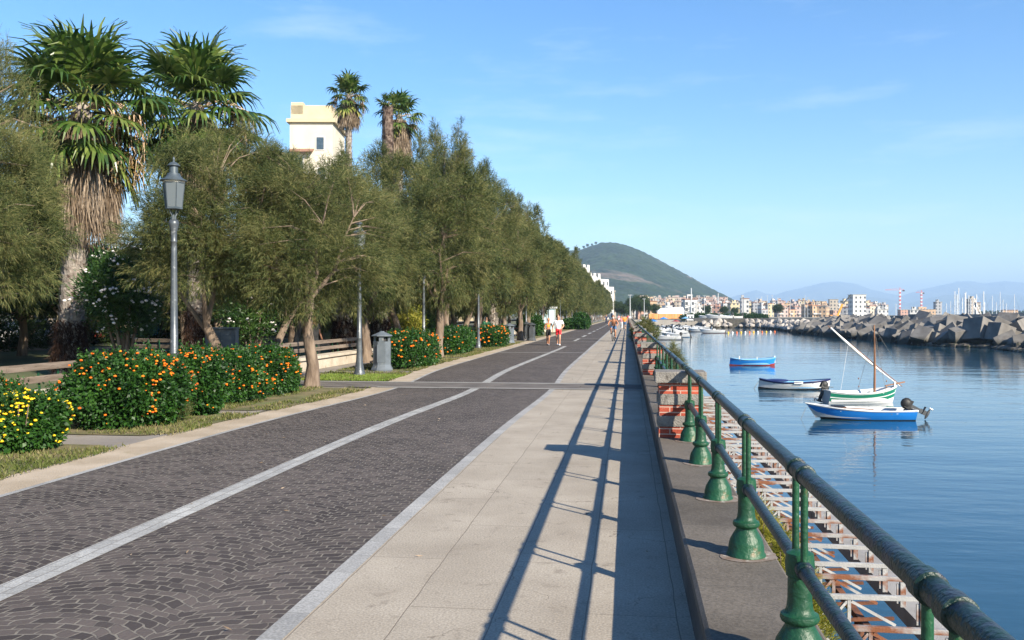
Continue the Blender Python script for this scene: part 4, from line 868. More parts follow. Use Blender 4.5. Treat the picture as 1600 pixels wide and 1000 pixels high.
# ---------------- boats ----------------
def paint(name, c, r=.35, dirt=(.2, .18, .15), t3=.68): return pm(name, tuple(v*.9 for v in c), c, 2, r, .1, 20, c3=dirt, s3=5, t3=t3, coat=.2)
M['b_white'] = paint('white_boat_paint', (.70, .70, .69)); M['b_blue'] = paint('blue_boat_paint', (.015, .20, .62)); M['b_lblue'] = paint('light_blue_paint', (.16, .38, .62))
M['b_navy'] = paint('navy_paint', (.012, .018, .09)); M['b_green'] = paint('green_boat_paint', (.012, .17, .10)); M['b_black'] = paint('black_antifoul', (.012, .012, .016), .6)
M['b_red'] = paint('red_antifoul', (.24, .03, .025), .5); M['b_wood'] = pm('mast_wood', (.16, .07, .03), (.26, .12, .055), 4, .5, .1, 20, stretch=(4, 4, .5)); M['canvas'] = pm('furled_canvas', (.70, .68, .62), (.82, .80, .75), 8, .9, .6, 30)
M['metal'] = pm('bare_metal', (.4, .41, .42), (.55, .55, .56), 8, .35, metal=.8); M['rope'] = pm('rope', (.12, .11, .09), (.25, .23, .2), 10, .9); M['wrope'] = pm('white_rope', (.6, .6, .58), (.7, .7, .7), 10, .9)
M['b_grey'] = paint('grey_inside', (.42, .44, .46), .6)
def hull(t, L, B, fb, bow, stern, rows, mats, transom=True, rake=.35, gun=None, inner=None, keel=-.22, thw=3, gr=.028, sheer=None):
    n = 26; R_ = []
    def hb(q): return (B/2*(.78+.22*math.sin(min(q/.45, 1)*PI/2))*(1-max(0, (q-.45)/.55)**2.3) if transom else B/2*max(0, 1-abs(2*q-1)**2.5)**.85)+.006
    def sh(q): return fb+bow*max(0, (q-.35)/.65)**2+stern*max(0, (.4-q)/.4)**2
    def kz(q): return keel*(1-max(0, (q-.7)/.3)**2*.6)
    def px_(q, v): 
        x = (q-.5)*L; z = v
        return x+rake*max(0, (q-.6)/.4)*(v-.7)-(0 if transom else .12*max(0, (.3-q)/.3)*(.7-v))
    vv = [v for v, _ in rows]
    outer = MB()
    for s in (1, -1):
        g = []
        for v, _ in rows:
            row = []
            for i in range(n+1):
                q = i/n; b = hb(q)*(v**.42*.93+.07*v) if v > 0 else .0; row.append((px_(q, v), s*b, kz(q)+(sh(q)-kz(q))*v))
            g.append(row)
        for j in range(len(g)-1): outer.grid([g[j], g[j+1]] if s < 0 else [g[j+1], g[j]], mi=rows[j+1][1])
    if transom:
        pts_ = [(px_(0, v), hb(0)*((v**.42*.93+.07*v) if v > 0 else 0), kz(0)+(sh(0)-kz(0))*v) for v, _ in rows]; outer.add(pts_+[(x, -y, z) for x, y, z in reversed(pts_)], [tuple(range(len(pts_)*2))], rows[-1][1])
    h = outer.build('hull', mats, t, smooth=True)
    mb = MB(); 
    for s in (1, -1):
        a = [(px_(i/n, 1)*.985, s*max(hb(i/n)-.05, 0), sh(i/n)-.01) for i in range(n+1)]; c = [(px_(i/n, .6)*.95, s*max(hb(i/n)*.8-.05, 0), .10) for i in range(n+1)]; d0 = [(px_(i/n, .6)*.95, 0, .06) for i in range(n+1)]
        mb.grid([a, c, d0] if s < 0 else [d0, c, a])
    mb.build('inside', inner, t, smooth=True)
    for s in (1, -1):
        mb = MB(); mb.tube([(px_(i/n, 1), s*hb(i/n), sh(i/n)+.005) for i in range(n+1)], gr, 6); mb.build('gunwale', gun, t, smooth=True)
    if transom: mb = MB(); mb.bar((px_(0, 1), -hb(0), sh(0)), (px_(0, 1), hb(0), sh(0)), .06, .07); mb.build('transom_top', gun, t)
    for i in range(thw):
        q = .22+.5*i/max(thw-1, 1); mb = MB(); mb.box(((q-.5)*L, 0, sh(q)-.10), (.22, hb(q)*1.9-.06, .03)); mb.build('seat', gun, t, bevel=.006)
    return hb, sh, px_
def outboard(t, x, z, tilt, s=1.0, y=0):
    r = Matrix.Rotation(R(tilt), 3, 'Y')
    def T(v): return r @ (Vector(v)*s)+Vector((x, y, z))
    e = D.objects.new('outboard_motor', None); link(e); e.parent = t; e.empty_display_size = .1
    mb = MB(); mb.ball(T((0, 0, .28)), (.21*s, .14*s, .20*s), 12, rot=r); mb.box(T((0, 0, .22)), (.36*s, .24*s, .22*s), r, taper=.85); mb.build('cowl', M['black'], e, smooth=True)
    mb = MB(); mb.box(T((.01, 0, -.10)), (.13*s, .10*s, .5*s), r); mb.box(T((0, 0, -.42)), (.17*s, .03*s, .3*s), r); mb.ball(T((0, 0, -.56)), (.20*s, .05*s, .055*s), 8, rot=r); mb.box(T((-.06, 0, -.38)), (.30*s, .16*s, .015*s), r); mb.build('leg', M['bin_dark'], e)
    mb = MB()
    for k in range(3): 
        a = k*2.09; mb.box(T((-.22, .07*math.cos(a), -.56+.07*math.sin(a))), (.015*s, .06*s, .12*s), r @ Matrix.Rotation(a, 3, 'X') @ Matrix.Rotation(.5, 3, 'Z'))
    mb.build('propeller', M['metal'], e)
    mb = MB(); mb.box(T((.11, 0, -.02)), (.06*s, .14*s, .2*s), r); mb.tube([T((.15, 0, .2)), T((.5, 0, .3))], .018*s, 6); mb.build('clamp', M['bin_dark'], e)
rot = lambda p, a: (p, a)
# blue boat, bow left
p = G(1346, 655, SEA); t = thing('motor_boat', 'bright blue open boat with a tilted black outboard, nearest on the water', 'boat', p, R(180+4), 'small boats moored in the harbour')
hb, sh, px_ = hull(t, 4.15, 1.55, .40, .26, .02, [(0, 0), (.12, 0), (.3, 0), (.40, 0), (.5, 1), (.7, 1), (.93, 1), (1, 2)], [M['b_black'], M['b_blue'], M['b_white']], True, .75, M['b_white'], M['b_grey'], thw=2, gr=.022)
mb = MB(); 
mb.grid([[((q-.5)*4.15, y*hb(q)*.97, sh(q)+.015) for y in (-1, -.5, 0, .5, 1)] for q in (.68, .78, .88, .96)]); mb.build('foredeck', M['b_white'], t)
mb = MB(); mb.ball((1.05, .1, .50), (.42, .36, .09), 12); mb.build('tarpaulin', M['black'], t, smooth=True)
mb = MB(); mb.tube([(1.5, .2, .52), (.4, .55, .5), (-.3, .6, .47)], .02, 6); mb.build('oar', M['b_wood'], t)
outboard(t, -2.12, .52, 62, 1.15)
mb = MB(); mb.tube([(2.25, 0, .5), (2.5, .1, .0), (2.7, .1, -.4)], .008, 5); mb.build('mooring_rope', M['rope'], t)
# green sail boat, bow right
p = G(1345, 629, SEA); t = thing('sailing_dinghy', 'green and white striped wooden boat with brown mast and slanting furled white sail', 'boat', p, R(14), 'small boats moored in the harbour')
hb, sh, px_ = hull(t, 3.65, 1.5, .50, .30, .12, [(0, 0), (.15, 0), (.30, 0), (.41, 0), (.42, 1), (.62, 1), (.63, 0), (.68, 0), (.69, 1), (.91, 1), (.92, 0), (1, 0)], [M['b_white'], M['b_green']], True, .25, M['b_white'], M['b_white'], thw=3, gr=.03)
mb = MB(); mb.box((1.78, 0, .78), (.07, .08, .5)); mb.build('stem_post', M['b_white'], t, bevel=.01)
mb = MB(); mb.bar((1.3, 0, .82), (2.35, .05, 1.0), .06); mb.build('bowsprit', M['b_wood'], t)
mb = MB(); mb.tube([(.72, 0, .1), (.74, 0, 1.8), (.70, 0, 3.85)], [.06, .052, .03], 10); mb.build('mast', M['b_wood'], t, smooth=True)
a, b = Vector((-1.55, .05, 3.72)), Vector((2.12, .1, .80)); mb = MB(); rr = random.Random(2)
pts_ = [a.lerp(b, i/22) for i in range(23)]; mb.tube([q+Vector((0, 0, -.10*math.sin(i/22*PI))) for i, q in enumerate(pts_)], [.022+.045*math.sin(min(1, i/22*1.15+.08)*PI)*rr.uniform(.8, 1.15) for i in range(23)], 9); mb.build('furled_sail', M['canvas'], t, smooth=True)
mb = MB(); mb.tube([a+Vector((-.15, 0, .10)), b+Vector((.12, 0, -.03))], .020, 7); mb.build('yard', M['b_wood'], t)
for i, (q0, q1, m) in enumerate((((.72, 0, 3.6), (.2, .7, .5), 'rope'), ((.72, 0, 3.6), (.95, -.7, .5), 'rope'), ((-.65, 0, 2.95), (-1.05, 0, .55), 'wrope'), ((.72, 0, 3.7), (1.9, 0, 1.9), 'rope'), ((.72, 0, 3.2), (1.1, .68, .55), 'wrope'))):
    mb = MB(); mb.tube([q0, q1], .009, 4); mb.build('rigging_line', M[m], t)
mb = MB()
for q in ((.25, .65, .75), (.22, .62, 1.15), (1.0, -.65, .8), (1.02, -.6, 1.1)): mb.ball(q, (.035, .035, .05), 6)
mb.build('pulley', M['b_wood'], t)
outboard(t, -1.86, .62, 18, 1.0, .25)
# white and navy boat
p = G(1241, 608, SEA); t = thing('rowing_boat', 'white rowing boat with navy gunwale and dark waterline, left of the sailing dinghy', 'boat', p, R(-3), 'small boats moored in the harbour')
hb, sh, px_ = hull(t, 4.0, 1.5, .42, .20, .18, [(0, 0), (.15, 0), (.3, 0), (.42, 0), (.45, 1), (.7, 1), (.88, 1), (.9, 2), (1, 2)], [M['b_black'], M['b_white'], M['b_navy']], False, .1, M['b_navy'], M['b_lblue'], thw=3, gr=.032)
mb = MB(); mb.box((.15, -.74, .43), (.5, .07, .14)); mb.build('rubbing_board', M['b_white'], t, bevel=.01)
mb = MB(); mb.ball((-1.0, 0, .5), (.75, .45, .10), 12); mb.build('cover', M['b_navy'], t, smooth=True)
mb = MB(); mb.tube([(-1.95, 0, .5), (-2.2, -.05, .15), (-2.45, -.1, -.3)], .014, 5); mb.build('mooring_rope', M['rope'], t)
# blue boat further out
p = G(1176, 571, SEA); t = thing('rowing_boat', 'plain sky blue rowing boat with white stem and red waterline, farthest of the near boats', 'boat', p, R(3), 'small boats moored in the harbour')
hb, sh, px_ = hull(t, 3.85, 1.5, .50, .22, .15, [(0, 0), (.15, 0), (.3, 0), (.38, 0), (.42, 1), (.7, 1), (.88, 1), (.9, 1), (1, 2)], [M['b_red'], M['b_blue'], M['b_lblue']], False, .1, M['b_lblue'], M['b_lblue'], thw=3, gr=.03)
mb = MB(); mb.box((1.86, 0, .52), (.09, .07, .62)); mb.build('stem_post', M['b_white'], t, bevel=.01)
mb = MB(); mb.box((-1.1, .1, .62), (.07, .07, .35)); mb.box((.4, .1, .62), (.05, .05, .25)); mb.build('bollard', M['b_white'], t)
# motor boats in the marina
def make_motor(deck='b_white', boot='b_navy'):
    t = thing('motor_boat', 'x', 'boat'); hb, sh, px_ = hull(t, 5.0, 1.9, .62, .30, 0, [(0, 0), (.2, 0), (.34, 0), (.44, 0), (.46, 1), (.7, 1), (1, 1)], [M[boot], M['b_white']], True, .8, M['b_white'], M['b_grey'], thw=1, gr=.03)
    mb = MB(); mb.grid([[((q-.5)*5, y*hb(q)*.97, sh(q)+.02+.10*(1-y*y)) for y in (-1, -.5, 0, .5, 1)] for q in (.55, .68, .8, .9, .97)]); mb.build('foredeck', M['b_white'], t, smooth=True)
    mb = MB(); mb.bar((.35, -.6, .70), (.1, -.55, 1.15), .04); mb.bar((.35, .6, .70), (.1, .55, 1.15), .04); mb.add([(.36, -.6, .68), (.36, .6, .68), (.1, .55, 1.15), (.1, -.55, 1.15)], [(0, 1, 2, 3)]); mb.build('windscreen', M['glassd'], t)
    mb = MB(); mb.box((-.35, 0, .62), (.5, .6, .55)); mb.build('console', M['b_white'], t, bevel=.05); outboard(t, -2.6, .75, 10, 1.3); return t
M['glassd'] = pm('dark_glass', (.03, .05, .06), (.06, .08, .1), 3, .08, spec=.8)
m1 = make_motor(); m2 = make_motor(boot='b_red'); m3 = make_motor(boot='b_lblue')
ML = [(m1, 1041, 531, 182, 1.0, 'white motor boat with dark blue waterline, largest of the boats beside the parapet'),
 (m3, 1056, 527, 178, 1.05, 'white motor boat half hidden behind the one with the dark blue waterline'),
 (m2, 1113, 520.5, 185, 1.15, 'white motor boat with a dark red waterline at the open end of the marina'),
 (m1, 1093, 518.5, 180, 1.1, 'white motor boat just left of the red bottomed one'),
 (m1, 1076, 516.5, 5, 1.0, 'white boat with navy hull in the middle of the marina'), (m3, 1083, 514, 175, 1.1, 'white boat behind the navy hulled one'),
 (m1, 1067, 514.5, 170, 1.0, None), (m2, 1100, 514, 178, 1.0, None)]
rr = random.Random(12)
for i in range(20): ML.append((rr.choice((m1, m3, m2)), 1003+rr.random()*62, 510.5+rr.random()*11, rr.uniform(0, 360), rr.uniform(.9, 1.15), None))
used = set()
for i, (pr, px, py, a, s, lab) in enumerate(ML):
    p = G(px, py, SEA); lab = lab or 'small white boat in the crowded cluster moored at the inner end of the harbour'
    if pr.name in used: o = dup(pr)
    else: o = pr; used.add(pr.name)
    o.location = p; o.rotation_euler = (0, 0, R(a)); o.scale = (s,)*3; o['label'] = lab; o['group'] = 'white boats in the marina'
M['buoy_y'] = pm('buoy_yellow', (.8, .5, .03), rough=.5); M['buoy_w'] = pm('buoy_white', (.8, .8, .8), rough=.5); M['buoy_o'] = pm('buoy_orange', (.7, .15, .03), rough=.5)
for i in range(12):
    o = link(D.objects.new('buoy', MB().lathe([(0, -.1), (.16, -.05), (.22, .1), (.18, .25), (.05, .33), (.04, .42), (0, .43)], n=10).build('tmp', M[('buoy_y', 'buoy_w', 'buoy_o')[i % 3]], smooth=True).data)); D.objects.remove(D.objects['tmp'])
    o.location = G(1138+i*6.6, 520.6-.16*i, SEA); tag(o, ['small yellow', 'small white', 'small orange'][i % 3]+' buoy in the line of floats off the marina', 'buoy', 'line of small buoys')
# ---------------- breakwater ----------------
M['cube'] = pm('weathered_block', (.115, .107, .098), (.19, .178, .163), .8, .9, .6, 6, c3=(.10, .088, .075), s3=1.3, t3=.6, p3w=.15)
def weedline(m, lo, hi, col):
    nt = m.node_tree; b = nt.nodes['Principled BSDF']; src = b.inputs['Base Color'].links[0].from_socket
    g = nt.nodes.new('ShaderNodeNewGeometry'); sp = nt.nodes.new('ShaderNodeSeparateXYZ'); nt.links.new(g.outputs['Position'], sp.inputs[0])
    n = nt.nodes.new('ShaderNodeTexNoise'); n.inputs['Scale'].default_value = .8; n.inputs['Detail'].default_value = 5; nt.links.new(g.outputs['Position'], n.inputs[0])
    z = math_n(nt, 'ADD', sp.outputs[2], math_n(nt, 'MULTIPLY', n.outputs[0], -.9)); mr = nt.nodes.new('ShaderNodeMapRange'); mr.inputs[1].default_value = lo-.45; mr.inputs[2].default_value = hi-.45; mr.inputs[3].default_value = 1; mr.inputs[4].default_value = 0; nt.links.new(z, mr.inputs[0])
    mx = nt.nodes.new('ShaderNodeMix'); mx.data_type = 'RGBA'; mx.inputs[7].default_value = c4(col); nt.links.new(mr.outputs[0], mx.inputs[0]); nt.links.new(src, mx.inputs[6]); nt.links.new(mx.outputs[2], b.inputs['Base Color'])
weedline(M['cube'], SEA+.7, SEA+1.3, (.03, .028, .018)); weedline(M['rock'], SEA+.45, SEA+.8, (.035, .03, .02))
WLN = [(1700, 558), (1640, 553), (1600, 549.5), (1560, 544), (1480, 541.5), (1430, 538.5), (1380, 533.5), (1300, 526.5), (1245, 520.5), (1215, 516), (1190, 513.5), (1150, 512.5), (1100, 513)]
WL = [G(a, b, SEA) for a, b in WLN]
def along(s):
    for a, b in zip(WL, WL[1:]):
        l = (b-a).length
        if s < l: return a.lerp(b, s/l), (b-a).normalized()
        s -= l
    return None, None
total = sum((b-a).length for a, b in zip(WL, WL[1:]))
mb = MB(); rows = []
s = 0
while s < total-1:
    p, dd = along(s); nrm = Vector((dd.y, -dd.x, 0)); rows.append([p+nrm*(-.2+.9*k_)+Vector((0, 0, z_+.5*noise.noise(Vector((s*.4, k_*2.0, 0))))) for k_, z_ in ((0, -.8), (1.2, .15), (3, .9), (6, 2.1), (9, 3.0), (13, 3.2), (22, 3.0))]); s += 1.6
mb.grid([list(reversed(r)) for r in rows]); tag(mb.build('breakwater_core', M['rock_dark'], smooth=False), 'dark rubble core of the breakwater showing between the blocks', 'rocks', kind='structure')
def cube_mesh(seed):
    rr = random.Random(seed); mb = MB(); mb.box((0, 0, 0), (2, 2, 2)); 
    mb.v = [tuple(Vector(v)*rr.uniform(.97, 1.03)) for v in mb.v]; o = mb.build('tmp', M['cube'], bevel=.05); me = o.data; me.name = 'block'; D.objects.remove(o); return me
cms = [cube_mesh(i) for i in range(3)]; rks = [rock_mesh('harbour_rock', 10+i, M['rock'], 10) for i in range(4)]
rr = random.Random(77); s = 1.0; nb = 0
biglab = ['concrete cube on top of the pile, tilted to the left with a sunlit top', 'pale square faced concrete cube low above the seaweed rocks', 'broad concrete cube right of the highest one', 'concrete slab like cube leaning steeply into the water']
while s < total-2:
    p, dd = along(s); nrm = Vector((dd.y, -dd.x, 0)); big = p.y < 225 and p.x > 20
    d = p.y
    if big:
        for j in range(4):
            sz_ = rr.uniform(.95, 1.35); q = p+nrm*(1.1+j*2.3+rr.uniform(-.5, .5)); z = SEA+[.35, 1.3, 2.3, 2.9][j]+rr.uniform(-.25, .25)
            if s > 60: z -= .35*min((s-60)/40, 1)*j*.5
            o = link(D.objects.new('concrete_block', cms[nb % 3])); o.location = (q.x, q.y, z); o.scale = (sz_,)*3
            o.rotation_euler = (rr.uniform(-.75, .75), rr.uniform(-.75, .75), rr.uniform(0, PI)); nb += 1
            tag(o, f'concrete cube in the '+['waterline', 'second', 'third', 'topmost'][j]+f' row of the breakwater, {od(int(s/2.75)+1)} from the right', 'concrete block', 'concrete cubes of the breakwater')
        s += 2.75
    else:
        for j in range(2):
            sz_ = rr.uniform(1.0, 1.7); q = p+nrm*(1.0+j*2.2+rr.uniform(-.5, .5)); o = link(D.objects.new('harbour_rock', rks[rr.randrange(4)])); o.location = (q.x, q.y, SEA+[.6, 1.7][j]+rr.uniform(-.2, .2)); o.scale = (sz_, sz_, sz_*.9); o.rotation_euler = (rr.random()*3, rr.random()*3, rr.random()*6)
            tag(o, 'pale rounded boulder in the low rock bank at the root of the breakwater', 'rock', 'boulders of the rock bank')
        s += 3.2
s = .5; nr = 0
while s < 150:
    p, dd = along(s)
    if p is None: break
    nrm = Vector((dd.y, -dd.x, 0)); sz_ = rr.uniform(.35, .75); q = p+nrm*rr.uniform(-.3, 1.2); o = link(D.objects.new('rubble_rock', rkd[nr % 3] if nr % 2 else rks[nr % 4])); o.location = (q.x, q.y, SEA+rr.uniform(.0, .5)); o.scale = (sz_, sz_*rr.uniform(.7, 1), sz_*.8); o.rotation_euler = (rr.random()*3, rr.random()*3, rr.random()*6); nr += 1
    tag(o, f'small broken rock at the foot of the breakwater cubes, {od(min(nr, 99))} from the right', 'rock', 'rubble at the foot of the breakwater'); s += 1.6
big4 = ((1530, 519, 3.4, -.12, .38, .5), (1497, 523.5, 1.9, .3, -.2, .15), (1562, 521, 2.6, .05, .3, .35), (1443, 528, 2.6, .3, .75, .9))
for i, (px, py, w_, rx, ry, rz) in enumerate(big4):
    d = [121, 122, 118, 128][i]; q = W(px, d); o = link(D.objects.new('concrete_block', cms[i % 3])); o.location = (q.x, q.y, ZZ(py, d)); o.scale = (w_*.46,)*3; o.rotation_euler = (rx, ry, rz); tag(o, biglab[i], 'concrete block', 'concrete cubes of the breakwater')
for i in range(26):
    q, dd = along(4+i*1.4); 
    o = link(D.objects.new('seaweed_rock', rkd[i % 3])); sz_ = rr.uniform(.6, 1.1); o.location = (q.x-.5, q.y, SEA+.12); o.scale = (sz_, sz_, sz_*.6); o.rotation_euler = (0, 0, rr.random()*6)
    tag(o, 'brown seaweed covered rock at the waterline below the cubes', 'rock', 'seaweed rocks at the foot of the breakwater')
# breakwater wall behind the blocks
mb = MB(); rows = []
s = 0
while s < total-40:
    p, dd = along(s); nrm = Vector((dd.y, -dd.x, 0)); zt = 2.15-1.2*min(max((p.y-110)/190, 0), 1); a = p+nrm*15; b = p+nrm*16.2; rows.append([(a.x, a.y, SEA-1), (a.x, a.y, zt), (b.x, b.y, zt), (b.x, b.y, SEA-1)]); s += 4
mb.grid(rows); tag(mb.build('breakwater_wall', M['quay']), 'long pale grey wall running behind the breakwater cubes', 'wall')
# quays at the inner end
def boxs(name, x0, x1, y0, y1, z0, z1, m): return struct(name, MB().box(((x0+x1)/2, (y0+y1)/2, (z0+z1)/2), (x1-x0, y1-y0, z1-z0)), m)
boxs('quay', .9, 30, 372, 421, -4, -.35, M['quay']); boxs('quay', 30.1, 66, 325, 421, -4, -.1, M['quay'])
boxs('beach', .9, 12, 300, 371.9, -4, -2.2, M['tan'])
# ---------------- buildings ----------------
def facade(name, wall, win=(.06, .07, .08), bw=3.0, fh=3.1, ww=.42, wh=.5, band=True):
    m, nt, b = nmat(name); N = nt.nodes; Lk = nt.links; t = N.new('ShaderNodeTexCoord'); sx = N.new('ShaderNodeSeparateXYZ'); Lk.new(t.outputs['Object'], sx.inputs[0])
    xy = math_n(nt, 'ADD', math_n(nt, 'ADD', sx.outputs[0], sx.outputs[1]), 500.3); z = math_n(nt, 'ADD', sx.outputs[2], 31.0)
    fx = math_n(nt, 'FRACT', math_n(nt, 'DIVIDE', xy, bw)); fz = math_n(nt, 'FRACT', math_n(nt, 'DIVIDE', z, fh))
    inx = math_n(nt, 'LESS_THAN', math_n(nt, 'ABSOLUTE', math_n(nt, 'SUBTRACT', fx, .5)), ww/2); inz = math_n(nt, 'LESS_THAN', math_n(nt, 'ABSOLUTE', math_n(nt, 'SUBTRACT', fz, .5)), wh/2)
    g = N.new('ShaderNodeNewGeometry'); sn = N.new('ShaderNodeSeparateXYZ'); Lk.new(g.outputs['Normal'], sn.inputs[0]); side = math_n(nt, 'LESS_THAN', math_n(nt, 'ABSOLUTE', sn.outputs[2]), .5)
    mk = math_n(nt, 'MULTIPLY', math_n(nt, 'MULTIPLY', inx, inz), side)
    n = N.new('ShaderNodeTexNoise'); n.inputs['Scale'].default_value = .25; n.inputs['Detail'].default_value = 5; Lk.new(t.outputs['Object'], n.inputs[0])
    r = N.new('ShaderNodeValToRGB'); r.color_ramp.elements[0].position = .3; r.color_ramp.elements[1].position = .7; r.color_ramp.elements[0].color = c4(tuple(v*.85 for v in wall)); r.color_ramp.elements[1].color = c4(wall); Lk.new(n.outputs[0], r.inputs[0])
    mx = N.new('ShaderNodeMix'); mx.data_type = 'RGBA'; mx.inputs[7].default_value = c4(win); Lk.new(mk, mx.inputs[0]); Lk.new(r.outputs[0], mx.inputs[6]); Lk.new(mx.outputs[2], b.inputs['Base Color']); b.inputs['Roughness'].default_value = .8
    return m
cols = [('cream', (.50, .43, .34)), ('salmon', (.45, .27, .21)), ('orange', (.48, .33, .21)), ('white', (.56, .55, .53)), ('yellow', (.52, .43, .27)), ('pink', (.47, .36, .32)), ('grey', (.36, .36, .37)), ('sand', (.43, .37, .30))]
FM = {k: facade(k+'_facade', c) for k, c in cols}
M['roof_tile'] = pm('roof_tile', (.24, .10, .06), (.36, .17, .11), 1, .9); M['roof_grey'] = pm('flat_roof', (.3, .29, .27), (.4, .39, .37), 1, .9)
def building(p, w, dpt, h, col, label, rz=0, seed=0, group=None, balc=False, z0=0.0, name='apartment_building'):
    rr = random.Random(seed); t = thing(name, label, 'building', (p[0], p[1], z0), rz, group); m = FM[col]
    mb = MB(); mb.box((0, 0, h/2), (w, dpt, h)); 
    if rr.random() < .6: mb.box((w*rr.uniform(-.2, .2), dpt*.15, h+1.3), (w*.42, dpt*.4, 2.6))
    mb.build('wall', m, t)
    mb = MB(); mb.box((0, 0, h+.15), (w+.7, dpt+.7, .32)); mb.build('cornice', M['roof_grey'] if rr.random() < .5 else M['roof_tile'], t)
    if balc:
        for k in range(1, int(h/3.1)):
            mb = MB(); mb.box((w*rr.choice((-.25, .2)), -dpt/2-.6, k*3.1), (w*.42, 1.2, .9)); mb.build('balcony', M['bal'] , t)
    return t
M['bal'] = pm('balcony_white', (.5, .48, .45), (.58, .56, .53), 1, .8)
rr = random.Random(31); nbld = 0
kinds = ['cream', 'salmon', 'orange', 'white', 'yellow', 'pink', 'grey', 'sand']
def hgt(px):       # skyline of the far town, picture heights
    xs = [985, 1010, 1040, 1070, 1100, 1130, 1160, 1200, 1240, 1270, 1300, 1340, 1360, 1390]; ys = [470, 468, 468, 469, 468, 469, 471, 472, 472, 471, 473, 471, 472, 477]
    return float(np.interp(px, xs, ys))
for row, (d0, st) in enumerate(((980, 7.5), (860, 9.5), (720, 13))):
    px = 990+row*3; nb0 = nbld
    while px < 1388:
        d = d0+rr.uniform(-40, 40); w = st*rr.uniform(.75, 1.25)*d/F; h = ZZ(hgt(px)+row*rr.uniform(2.5, 6.5)+rr.uniform(-2.5, 2.5), d)+.5
        if px < 1140: col = rr.choice(['cream', 'sand', 'white', 'orange', 'cream', 'yellow', 'pink'] if px < 1085 else ['pink', 'white', 'white', 'grey', 'cream', 'salmon'])
        elif px < 1215: col = rr.choice(['white', 'cream', 'grey', 'sand', 'white', 'yellow'])
        elif px < 1245: col = rr.choice(['salmon', 'orange', 'salmon', 'pink'])
        elif px < 1290: col = rr.choice(['yellow', 'cream', 'orange', 'yellow', 'sand'])
        else: col = rr.choice(kinds)
        if not (row == 2 and rr.random() < .25):
            building(W(px, d), w, rr.uniform(9, 14), max(h, 6), col, f'{col} block in the '+['rear', 'middle', 'front'][row]+f' rank of the far town, {od(nbld-nb0+1)} from the left', R(rr.uniform(-25, 20)), nbld, 'distant town houses', balc=(row == 2), z0=-.5); nbld += 1
        px += st*rr.uniform(.8, 1.25)
# foot of the hill: stacked houses
for i in range(26):
    px = rr.uniform(1000, 1130); d = 1250; building(W(px, d), rr.uniform(7, 13), 10, ZZ(rr.uniform(464, 467), d), rr.choice(['sand', 'cream', 'pink']), f'tiny {od(i+1)} pale house of the cluster at the foot of the green hill', 0, i+400, 'houses at the foot of the hill')
for px, d, w_, top, col, lab in ((1465, 900, 9, 472, 'grey', 'plain grey tower block standing alone between the tower crane and the sailing masts'), (1518, 900, 10, 467, 'sand', 'brownish block rising behind the cluster of sailing masts'), (1527, 880, 6, 473, 'sand', 'lower brown block right beside the one behind the masts'), (1302, 820, 13, 468, 'sand', 'unfinished brown concrete block above the coloured houses'),
    (1339, 620, 20, 461, 'white', 'large white stepped block beside the mobile crane boom'), (1162, 640, 9, 466.5, 'grey', 'tall white and grey silo block, left one of the pair'), (1166, 610, 8, 467, 'white', 'tall white silo block, right one of the pair'), (1078, 455, 19, 468, 'white', 'white block with diagonal braces beside the white tent'),
    (1420, 1000, 30, 484, 'salmon', 'long low orange shed right of the town'), (1445, 900, 28, 483.5, 'orange', 'low orange warehouse below the tower cranes'), (1377, 700, 16, 484, 'white', 'low white shed at the right end of the town'), (1428, 700, 14, 484.5, 'white', 'small white shed under the second tower crane'), (1577, 1100, 22, 484.5, 'orange', 'low orange shed near the right edge'), (1000, 420, 10, 469, 'salmon', 'dark red brick block beside the end of the promenade'), (1019, 520, 10, 471, 'orange', 'bright orange house behind the dark tree mass')):
    building(W(px, d), w_*d/F, 9, ZZ(top, d)+.3, col, lab, R(rr.uniform(-8, 8)), int(px), balc=False, z0=-.3)
# white braces on the harbour block
t = thing('brace_frame', 'grey diagonal braces in front of the white harbour block', 'frame', W(1078, 448)); 
for k in range(4): mb = MB(); mb.bar((-3, 0, k*1.9), (3, 0, k*1.9+1.9), .22); mb.build('brace', M['bin'], t)
mb = MB(); mb.bar((-3, 0, 0), (-3, 0, 8), .3); mb.bar((3, 0, 0), (3, 0, 8), .3); mb.build('column', M['bin'], t)
# yellow building above the trees
p = W(488, 120); t = thing('apartment_building', 'tall pale yellow building with cornice and parapet above the tamarisks', 'building', p, R(8))
M['yellow_wall'] = pm('yellow_render', (.46, .39, .25), (.54, .46, .31), .4, .85, .2, 5); M['pale_wall'] = pm('pale_render', (.50, .45, .35), (.58, .53, .44), .4, .85, .2, 5)
mb = MB(); mb.box((0, 4, 13.7), (5.7, 9, 27.4)); mb.box((-5.3, 5, 11.6), (5, 8, 23.2)); mb.build('wall', M['pale_wall'], t)
mb = MB(); mb.box((0, 4, 27.6), (6.5, 9.8, .45)); mb.box((-5.4, 5, 23.4), (5.4, 8.8, .4)); mb.build('cornice', M['yellow_wall'], t)
mb = MB(); mb.box((0, 4, 28.75), (5.5, 8.8, 1.85)); mb.box((-1.9, 0.2, 29.3), (1.6, 1.2, 1.6)); mb.build('roof_parapet', M['yellow_wall'], t)
mb = MB(); mb.box((-1.6, -.6, 20.6), (4.2, 1.6, .25)); mb.box((-1.6, -.6, 16.6), (4.2, 1.6, .25)); mb.build('balcony', M['bal'], t)
mb = MB(); mb.box((-1.2, -1.0, 23.6), (3.2, 1.2, .12), Matrix.Rotation(R(25), 3, 'X')); mb.build('awning', pm('brown_awning', (.20, .10, .07), (.28, .15, .10), 3, .8), t)
